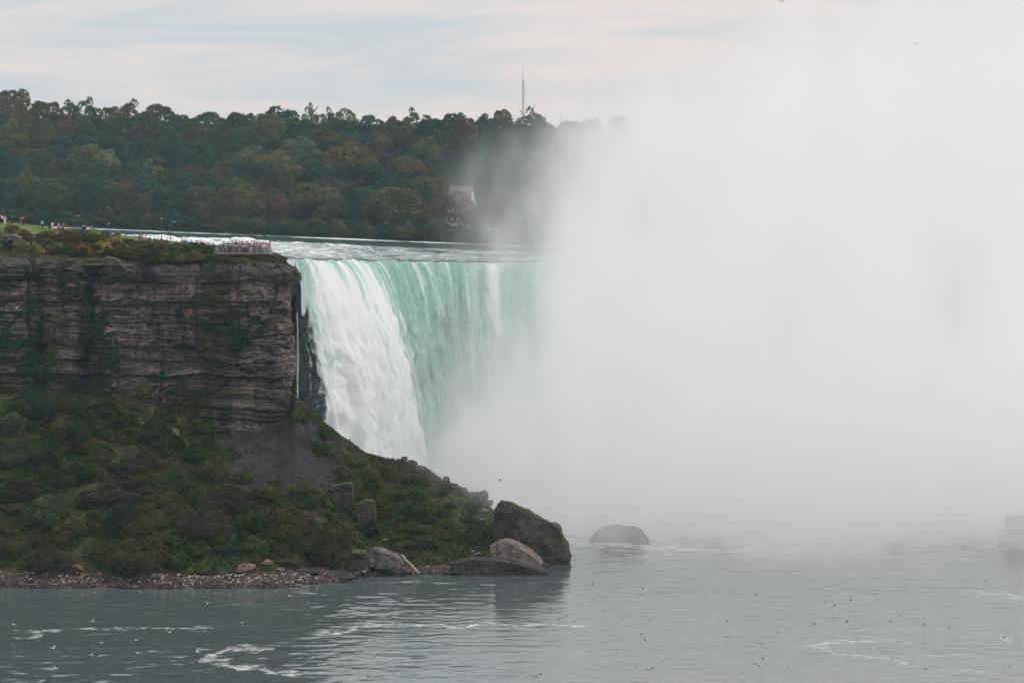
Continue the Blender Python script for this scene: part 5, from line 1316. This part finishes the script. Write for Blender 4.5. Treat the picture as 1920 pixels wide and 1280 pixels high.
def mast(px, toprow, D, label, thick=1.0, side=True):
    b = W(px, YH, D); b.z = float(hill_z(px, D)); H = float(rowz(toprow, D)) - b.z
    e = bpy.data.objects.new("radio_mast", None); link(e); e.location = b
    bm = bmesh.new(); r = .55 * thick
    for k in range(3):
        a = k * 2.0944
        tube(bm, (r * math.cos(a), r * math.sin(a), 0), (r * .8 * math.cos(a), r * .8 * math.sin(a), H * .82), .13 * thick, .11 * thick, 6)
        n = 22
        for i in range(n):
            z0_, z1_ = H * .82 * i / n, H * .82 * (i + 1) / n
            tube(bm, (r * math.cos(a), r * math.sin(a), z0_), (r * math.cos(a + 2.0944), r * math.sin(a + 2.0944), z1_), .06 * thick, None, 5)
    bm_obj("lattice", bm, M_MAST, e)
    bm = bmesh.new(); tube(bm, (0, 0, H * .80), (0, 0, H), .16 * thick, .05, 6); bm_obj("spire", bm, M_MAST, e)
    if side:
        bm = bmesh.new(); tube(bm, (1.1, 0, H * .64), (1.1, 0, H * .76), .10, .10, 6); tube(bm, (0, 0, H * .645), (1.1, 0, H * .645), .05, None, 5); tube(bm, (0, 0, H * .70), (1.1, 0, H * .70), .05, None, 5); bm_obj("antenna", bm, M_MAST, e)
    tag(e, label, "mast")
M_MAST = plain("mast_steel", (.20, .24, .25), .6, .1, 2)
mast(980.5, 122, 1470, "tall thin lattice radio mast rising above the skyline trees")
mast(1052, 203, 1480, "short thin pole showing faintly at the spray edge", .55, False)

M_WHITE, M_SHINGLE, M_GLASS = plain("white_boards", (.46, .48, .50), .7, .06, 3), plain("grey_shingles", (.17, .14, .13), .9, .3, 5), plain("window_glass", (.03, .035, .04), .15, .1, 2, .6)
def house():
    D = 1172; b = W(866, YH, D); b.z = float(hill_z(866, D))
    e = bpy.data.objects.new("house", None); link(e); e.location = b; e.rotation_euler = (0, 0, math.radians(-24))
    top = float(rowz(350, D)) - b.z; L, Wd, eav = 9.2, 8.2, top * .50
    bm = bmesh.new(); vs = []
    for x in (-L / 2, L / 2):
        vs.append([bm.verts.new(p) for p in ((x, -Wd / 2, -1), (x, Wd / 2, -1), (x, Wd / 2, eav), (x, 0, top - .15), (x, -Wd / 2, eav))])
    for v in vs: bm.faces.new(v)
    for i in range(5): bm.faces.new((vs[0][i], vs[0][(i + 1) % 5], vs[1][(i + 1) % 5], vs[1][i]))
    bm_obj("wall", bm, M_WHITE, e)
    bm = bmesh.new(); ov = .45
    sl_ = (top - eav) / (Wd / 2)
    for s in (-1, 1):
        a = [(-L / 2 - ov, s * (Wd / 2 + ov), eav - sl_ * ov), (L / 2 + ov, s * (Wd / 2 + ov), eav - sl_ * ov), (L / 2 + ov, 0, top), (-L / 2 - ov, 0, top)]
        lo = [bm.verts.new(p) for p in a]; hi = [bm.verts.new((p[0], p[1], p[2] + .28)) for p in a]
        bm.faces.new(lo); bm.faces.new(hi)
        for i in range(4): bm.faces.new((lo[i], lo[(i + 1) % 4], hi[(i + 1) % 4], hi[i]))
    rf = bm_obj("roof", bm, M_SHINGLE, e)
    bm = bmesh.new(); box(bm, Vector((-1.8, .8, top - .2)), (.9, .9, 2.0)); bm_obj("chimney", bm, M_ROCKGREY, rf)
    for (p, s) in (((L / 2, -1.5, eav * .55), (.12, 1.0, 1.5)), ((L / 2, 1.5, eav * .55), (.12, 1.0, 1.5)), ((L / 2, 0, eav + 1.2), (.12, 1.1, 1.4)), ((-2.4, -Wd / 2, eav * .55), (1.1, .12, 1.5)), ((0, -Wd / 2, eav * .55), (1.1, .12, 1.5)), ((2.4, -Wd / 2, eav * .55), (1.1, .12, 1.5))):
        bm = bmesh.new(); box(bm, Vector(p), s); w_ = bm_obj("window", bm, M_WHITE, e)
        bm = bmesh.new(); off = Vector((.05, 0, 0)) if s[0] < .2 else Vector((0, -.05, 0)); box(bm, Vector(p) + off, (s[0] if s[0] < .2 else s[0] - .24, s[1] if s[1] < .2 else s[1] - .24, s[2] - .24)); bm_obj("pane", bm, M_GLASS, w_)
    bm = bmesh.new(); box(bm, Vector((1.2, -Wd / 2, eav * .4)), (.95, .16, 2.1)); bm_obj("door", bm, M_SHINGLE, e)
    tag(e, "pale house with steep grey roof and white gable among the trees", "house")
house()
M_PAINT, M_TYRE = tinted("car_paint", .35, .5, .03), plain("tyre", (.02, .02, .02), .9, .1, 5)
def car_parts():
    bm = bmesh.new(); prof = [(-2.2, .35), (-2.25, .75), (-1.9, .95), (-1.2, 1.0), (-.75, 1.42), (.75, 1.46), (1.35, 1.02), (2.1, .9), (2.25, .6), (2.2, .35)]
    vs = [[bm.verts.new((x, y, z)) for x, z in prof] for y in (-.85, .85)]
    for v in vs: bm.faces.new(v)
    for i in range(len(prof)): k = (i + 1) % len(prof); bm.faces.new((vs[0][i], vs[0][k], vs[1][k], vs[1][i]))
    bmesh.ops.recalc_face_normals(bm, faces=bm.faces[:]); bmesh.ops.bevel(bm, geom=bm.edges[:], offset=.06, segments=2, affect='EDGES')
    body = bpy.data.meshes.new("car"); bm.to_mesh(body); bm.free(); body.materials.append(M_PAINT)
    bm = bmesh.new(); pr = [(-1.1, 1.02), (-.72, 1.36), (.70, 1.40), (1.22, 1.04)]
    for y in (-.875, .875): bm.faces.new([bm.verts.new((x, y, z)) for x, z in pr])
    win = bpy.data.meshes.new("window"); bm.to_mesh(win); bm.free(); win.materials.append(M_GLASS)
    bm = bmesh.new(); bmesh.ops.create_cone(bm, cap_ends=True, segments=16, radius1=.33, radius2=.33, depth=.22, matrix=Matrix.Rotation(math.pi / 2, 4, 'X'))
    wh = bpy.data.meshes.new("wheel"); bm.to_mesh(wh); bm.free(); wh.materials.append(M_TYRE)
    return body, win, wh
CAR = car_parts()
for (px, row, D, c, lab) in ((128, 390, 1132, (.45, .36, .24), "tan parked car glimpsed under the front trees, further left"), (152, 390, 1131, (.52, .42, .30), "pale tan parked car glimpsed under the front trees"), (222, 388, 1136, (.75, .76, .78), "white parked car glimpsed under trees above the lawn"), (816, 396, 1140, (.78, .79, .80), "white parked car between bushes left of the pale house"), (927, 388, 1150, (.5, .52, .56), "grey parked car right of the pale house near the spray")):
    b = W(px, YH, D); b.z = float(hill_z(px, D))
    o = obj("parked_car", CAR[0], None, b); o.color = (*c, 1); o.rotation_euler = (0, 0, R.uniform(-.3, .3))
    obj("window", CAR[1], o)
    for x in (-1.4, 1.4):
        for y in (-.82, .82): w_ = obj("wheel", CAR[2], o); w_.location = (x, y, .33)
    tag(o, lab, "car", "cars parked on the far bank")

# ================================================================ GULLS
M_GULL = None
def mat_gull():
    m, t, out = newmat("feathers")
    c = N(t, 'ShaderNodeAttribute', attribute_name='col').outputs['Color']
    n = noise(t, N(t, 'ShaderNodeTexCoord').outputs['Object'], 14, 3)
    c = mixc(t, 1.0, c, ramp(t, n, [(.3, .85), (.7, 1.1)]), 'MULTIPLY')
    c = mixc(t, 1.0, c, N(t, 'ShaderNodeObjectInfo').outputs['Color'], 'MULTIPLY')
    principled(t, out, c, .8, .2); return m
M_GULL = mat_gull()
def gull_mesh(lift, sweep, fold=False, droop=.0):
    ys = np.array([-.30, -.27, -.23, -.18, -.12, -.04, .06, .15, .22, .30]); rs = np.array([.004, .012, .040, .045, .050, .075, .080, .06, .035, .012]); zs = np.array([-.005, 0, .02, .02, .01, 0, 0, .005, .012, .018])
    if fold: zs = np.array([.135, .14, .145, .13, .09, .02, 0, 0, .0, .0])
    V, Fq, C = [], [], []
    wht, gry, blk, yel = (.80, .80, .80), (.36, .38, .40), (.03, .03, .03), (.75, .5, .08)
    for y, r, z in zip(ys, rs, zs):
        for j in range(8):
            a = j / 8 * 6.2832; V.append((r * math.cos(a), y, z + r * .95 * math.sin(a)))
            C.append(yel if y < -.26 else gry if (math.sin(a) > .5 and y > -.1) else wht)
    for i in range(len(ys) - 1):
        for j in range(8): Fq.append((i * 8 + j, i * 8 + (j + 1) % 8, (i + 1) * 8 + (j + 1) % 8, (i + 1) * 8 + j))
    def strip(sec, cols):
        n0 = len(V)
        for (x, y0, y1, z, th), c in zip(sec, cols):
            V.extend([(x, y0, z), (x, (y0 + y1) / 2, z + th), (x, y1, z), (x, (y0 + y1) / 2, z - th * .6)]); C.extend([c] * 4)
        for i in range(len(sec) - 1):
            for j in range(4): Fq.append((n0 + i * 4 + j, n0 + i * 4 + (j + 1) % 4, n0 + (i + 1) * 4 + (j + 1) % 4, n0 + (i + 1) * 4 + j))
    for s in (-1, 1):
        if fold: strip([(s * .055, -.10, .10, .05, .02), (s * .075, -.06, .22, .035, .02), (s * .05, .08, .36, .035, .012), (s * .03, .3, .42, .03, .005)], [gry, gry, gry, blk])
        else: strip([(s * .03, -.10, .10, .03, .022), (s * .22, -.13, .07, .03 + lift * .10, .016), (s * .40, -.15, .03, .03 + lift * .20 - droop * .02, .012), (s * .56, -.08 + sweep * .1, .05 + sweep * .1, .03 + lift * .19 - droop * .12, .008), (s * .70, .03 + sweep * .2, .08 + sweep * .22, .03 + lift * .15 - droop * .26, .003)], [wht, gry, gry, gry, blk])
    n0 = len(V)
    V.extend([(-.035, .24, .015), (.035, .24, .015), (.075, .42, .022), (-.075, .42, .022), (-.035, .24, .005), (.035, .24, .005), (.075, .42, .016), (-.075, .42, .016)]); C.extend([wht] * 8)
    for f in ((0, 1, 2, 3), (7, 6, 5, 4), (0, 4, 5, 1), (1, 5, 6, 2), (2, 6, 7, 3), (3, 7, 4, 0)): Fq.append(tuple(n0 + i for i in f))
    if fold:
        for s in (-1, 1):
            n0 = len(V); x = s * .03
            for z in (-.05, -.19): V.extend([(x - .007, .02, z), (x + .007, .02, z), (x + .007, .035, z), (x - .007, .035, z)]); C.extend([yel] * 4)
            for j in range(4): Fq.append((n0 + j, n0 + (j + 1) % 4, n0 + 4 + (j + 1) % 4, n0 + 4 + j))
    return mesh_np("gull", V, Fq, M_GULL, cols=C)
G_FLY = [gull_mesh(1.0, .6), gull_mesh(.2, 1.0, droop=1.0), gull_mesh(1.7, .4), gull_mesh(-.5, .9), gull_mesh(.9, 1.4, droop=.8)]
G_SIT = gull_mesh(0, 0, True)
def gull(px, row, D, mesh, tint, label, group, s=1.0, rot=None, floating=False):
    o = obj("gull", mesh, None, W(px, row, D)); o.scale = (s,) * 3; o.color = (*tint, 1)
    o.rotation_euler = rot or (R.uniform(-.2, .2), R.uniform(-.5, .5), R.uniform(0, 6.28))
    tag(o, label, "gull", group); return o
def water_D(row): return F * ZC / (row - YH)
FLY = [(1145, 76), (1694, 160), (1775, 275), (1580, 290), (902, 187), (715, 295), (712, 308), (1132, 307), (490, 308), (520, 323), (318, 330), (347, 335), (303, 286), (918, 328), (898, 343), (925, 350), (965, 355), (838, 353), (1175, 358), (1210, 368), (1310, 363), (1270, 350), (1283, 392), (1210, 418), (1165, 418), (1175, 428), (878, 412), (1085, 415), (772, 415), (930, 405),
       (805, 428), (1135, 440), (1255, 430), (1275, 455), (1292, 455), (1420, 432), (1455, 412), (1545, 445), (1640, 448), (1800, 457), (995, 472), (1105, 472), (800, 488), (818, 490), (498, 497), (485, 475), (415, 492), (283, 482), (447, 443), (518, 428), (408, 414), (346, 394), (475, 397), (498, 395), (197, 362), (250, 365), (133, 378), (143, 381), (177, 424), (233, 428), (800, 525), (932, 513),
       (1600, 550), (1550, 607), (1270, 576), (940, 567), (912, 590), (928, 598), (1035, 602), (295, 542), (393, 552), (312, 578), (465, 597), (510, 610), (528, 602), (1868, 598), (1765, 498), (27, 603), (1845, 492), (205, 408), (710, 390), (1340, 365)]
for (zx, zy) in FLY:
    px, row = 960 + zx / 2, 950 + zy / 2
    D = water_D(row) * R.uniform(.955, .985)
    gull(px, row, D, R.choice(G_FLY), (.30, .30, .32), "small dark gull flying low over the grey water", "dark gulls flying low over the grey water", R.uniform(.5, .82))
for (zx, zy) in [(1580, 232), (1775, 270), (807, 323), (1855, 290), (1860, 315), (1665, 335), (1565, 345), (1680, 320), (1720, 322), (1635, 392), (1380, 437), (1770, 455), (1848, 447), (1560, 378)]:
    px, row = zx / 2, 1050 + zy / 2
    gull(px, row, water_D(row) * .97, R.choice(G_FLY), (.30, .30, .32), "small dark gull flying low over the grey water", "dark gulls flying low over the grey water", R.uniform(.5, .8))
for (zx, zy) in [(52, 240), (200, 328), (380, 308), (348, 228), (517, 348), (740, 342), (908, 233), (778, 162), (1085, 132), (510, 298), (212, 404), (345, 355), (637, 270)]:
    px, row = zx / 2, 1050 + zy / 2
    gull(px, row, water_D(row) * .97, R.choice(G_FLY), (1, 1, 1), "white gull flying over the dark green water", "white gulls flying over the dark green water", R.uniform(.85, 1.15))
gull(1012, 1267, 392, G_FLY[4], (1, 1, 1), "largest gull, brown and white, flying at the bottom edge", None, 1.5, (.15, .45, 1.9))
gull(1715, 82, 420, G_FLY[1], (.35, .35, .37), "dark gull gliding high against the pale spray", None, 1.1, (.1, .25, .1))
gull(1466, 3, 430, G_FLY[0], (.2, .2, .22), "dark gull high in the sky at the top edge", None, .8, (.2, -.5, .9))
gull(938, 901, 500, G_FLY[2], (.2, .2, .22), "dark gull flying above the crest of the slope", None, .8, (.1, .3, 1.2))
gull(15, 498, 545, G_FLY[0], (1, 1, 1), "white gull gliding past the upper cliff face", None, .95, (.1, .55, .3))
n_ = 0
while n_ < 135:
    px = R.choice([R.uniform(265, 620), R.gauss(430, 90), R.uniform(0, 200), R.uniform(285, 560)]); u = R.uniform(.012, .075)
    if not 0 < px < 640: continue
    D = float(np.interp(px, s_px, s_D) * (1 - u) + np.interp(px, r_px, r_D) * u); x = (px - CX) * D / F
    z_ = ground_z(x, D, BV_T)
    if z_ is None: continue
    o = obj("gull", G_SIT, None, (x, D, z_ + .30)); s = R.uniform(.85, 1.15); o.scale = (s,) * 3; o.rotation_euler = (0, 0, R.uniform(0, 6.28)); o.color = (1, 1, 1, 1)
    seg = "left shore rocks" if px < 230 else "shore below the tan domed rock"
    tag(o, f"white gull standing on the {seg}", "gull", f"gulls standing on the {seg}"); n_ += 1
for i in range(24):
    px = R.uniform(905, 1000); row = np.interp(px, [905, 950, 1000], [1050, 1053, 1065]) + R.uniform(0, 6)
    o = gull(px, row - 1.5, 515.5 + R.uniform(0, 2), G_SIT, (1, 1, 1), "white gull standing on the dark flat ledge", "gulls standing on the dark ledge", R.uniform(.95, 1.25), (0, 0, R.uniform(0, 6.28)))
for (px, row, D) in ((886, 1033, 522), (871, 1052, 515), (683, 1071, 508), (637, 1071, 508)):
    gull(px, row, D, G_FLY[0], (1, 1, 1), "white gull flying just off the shore rocks", "white gulls flying off the shore rocks", 1.1)

# ================================================================ TOUR BOAT
def boat():
    M_HULL, M_DK = plain("hull_paint", (.55, .58, .60), .5, .06, 2), plain("boat_deck", (.34, .38, .36), .8, .1, 2)
    D = 568; st = W(1876, YH, D); L, Bm = 26.0, 7.5
    e = bpy.data.objects.new("tour_boat", None); link(e); e.location = (st.x, D, 0)
    def loft(secs):
        bm = bmesh.new(); rings = [[bm.verts.new(p) for p in s] for s in secs]
        for a, b in zip(rings[:-1], rings[1:]):
            for i in range(len(a)): k = (i + 1) % len(a); bm.faces.new((a[i], a[k], b[k], b[i]))
        bm.faces.new(rings[0]); bm.faces.new(rings[-1]); return bm
    secs = []
    for f, w_ in ((0, .86), (.1, .97), (.4, 1), (.7, .95), (.88, .6), (1, .05)):
        x, h = f * L, 1.4 + .5 * f * f; b = Bm / 2 * w_
        secs.append([(x, -b, h), (x, -b * .96, .1), (x, -b * .7, -.8), (x, b * .7, -.8), (x, b * .96, .1), (x, b, h)])
    bm_obj("hull", loft(secs), M_HULL, e)
    bm = bmesh.new(); box(bm, Vector((L * .4, 0, 1.46)), (L * .8 - .3, Bm * .9, .1)); bm_obj("lower_deck", bm, M_DK, e)
    bm = bmesh.new(); box(bm, Vector((L * .40 + .2, 0, 3.55)), (L * .74, Bm * .92, .18)); bm_obj("upper_deck", bm, M_DK, e)
    bm = bmesh.new(); box(bm, Vector((L * .5, 0, 2.48)), (L * .42, Bm * .55, 1.94)); cb = bm_obj("cabin", bm, M_HULL, e)
    for i in range(6):
        bm = bmesh.new(); box(bm, Vector((L * .32 + i * 1.75, -Bm * .275, 2.6)), (1.1, .08, .9)); bm_obj("window", bm, M_GLASS, cb)
    for (z_, nm) in ((1.52, "lower"), (3.65, "upper")):
        for s in (-1, 1):
            bm = bmesh.new()
            for q in (.55, 1.1): tube(bm, (.3, s * Bm * .43, z_ + q), (L * .78, s * Bm * .45, z_ + q), .035, None, 6)
            for i in range(15): x = .3 + i * (L * .78 - .3) / 14; tube(bm, (x, s * Bm * .445, z_), (x, s * Bm * .445, z_ + 1.1), .03, None, 6)
            bm_obj("railing", bm, M_HULL, e)
        bm = bmesh.new()
        for q in (.55, 1.1): tube(bm, (.3, -Bm * .43, z_ + q), (.3, Bm * .43, z_ + q), .035, None, 6)
        bm_obj("railing", bm, M_HULL, e)
    for i in range(6):
        for s in (-1, 1): bm = bmesh.new(); tube(bm, (.6 + i * 3.6, s * Bm * .43, 1.5), (.6 + i * 3.6, s * Bm * .43, 3.5), .06, None, 6); bm_obj("stanchion", bm, M_HULL, e)
    bm = bmesh.new(); box(bm, Vector((L * .62, 0, 4.7)), (3.4, 3.2, 2.1)); wh = bm_obj("wheelhouse", bm, M_HULL, e)
    bm = bmesh.new(); box(bm, Vector((L * .62, -1.62, 5.0)), (2.9, .06, .9)); bm_obj("window", bm, M_GLASS, wh)
    tag(e, "two-deck tour boat with red-clad passengers fading into the spray", "boat")
    for (z_, where) in ((1.52, "on the boat lower deck"), (3.65, "on the boat upper deck")):
        for i in range(13):
            x = .7 + i * .36; y = -Bm * .40 + (i % 3) * .55
            person(Vector((st.x + x, D + y, z_)), R.uniform(-.5, .5), 'stand' if i % 3 else 'rail', R.choice(['red', 'red', 'pink', 'maroon']), 'denim', where, x, 1.0, True, group="passengers on the tour boat")
boat()
write_labels()
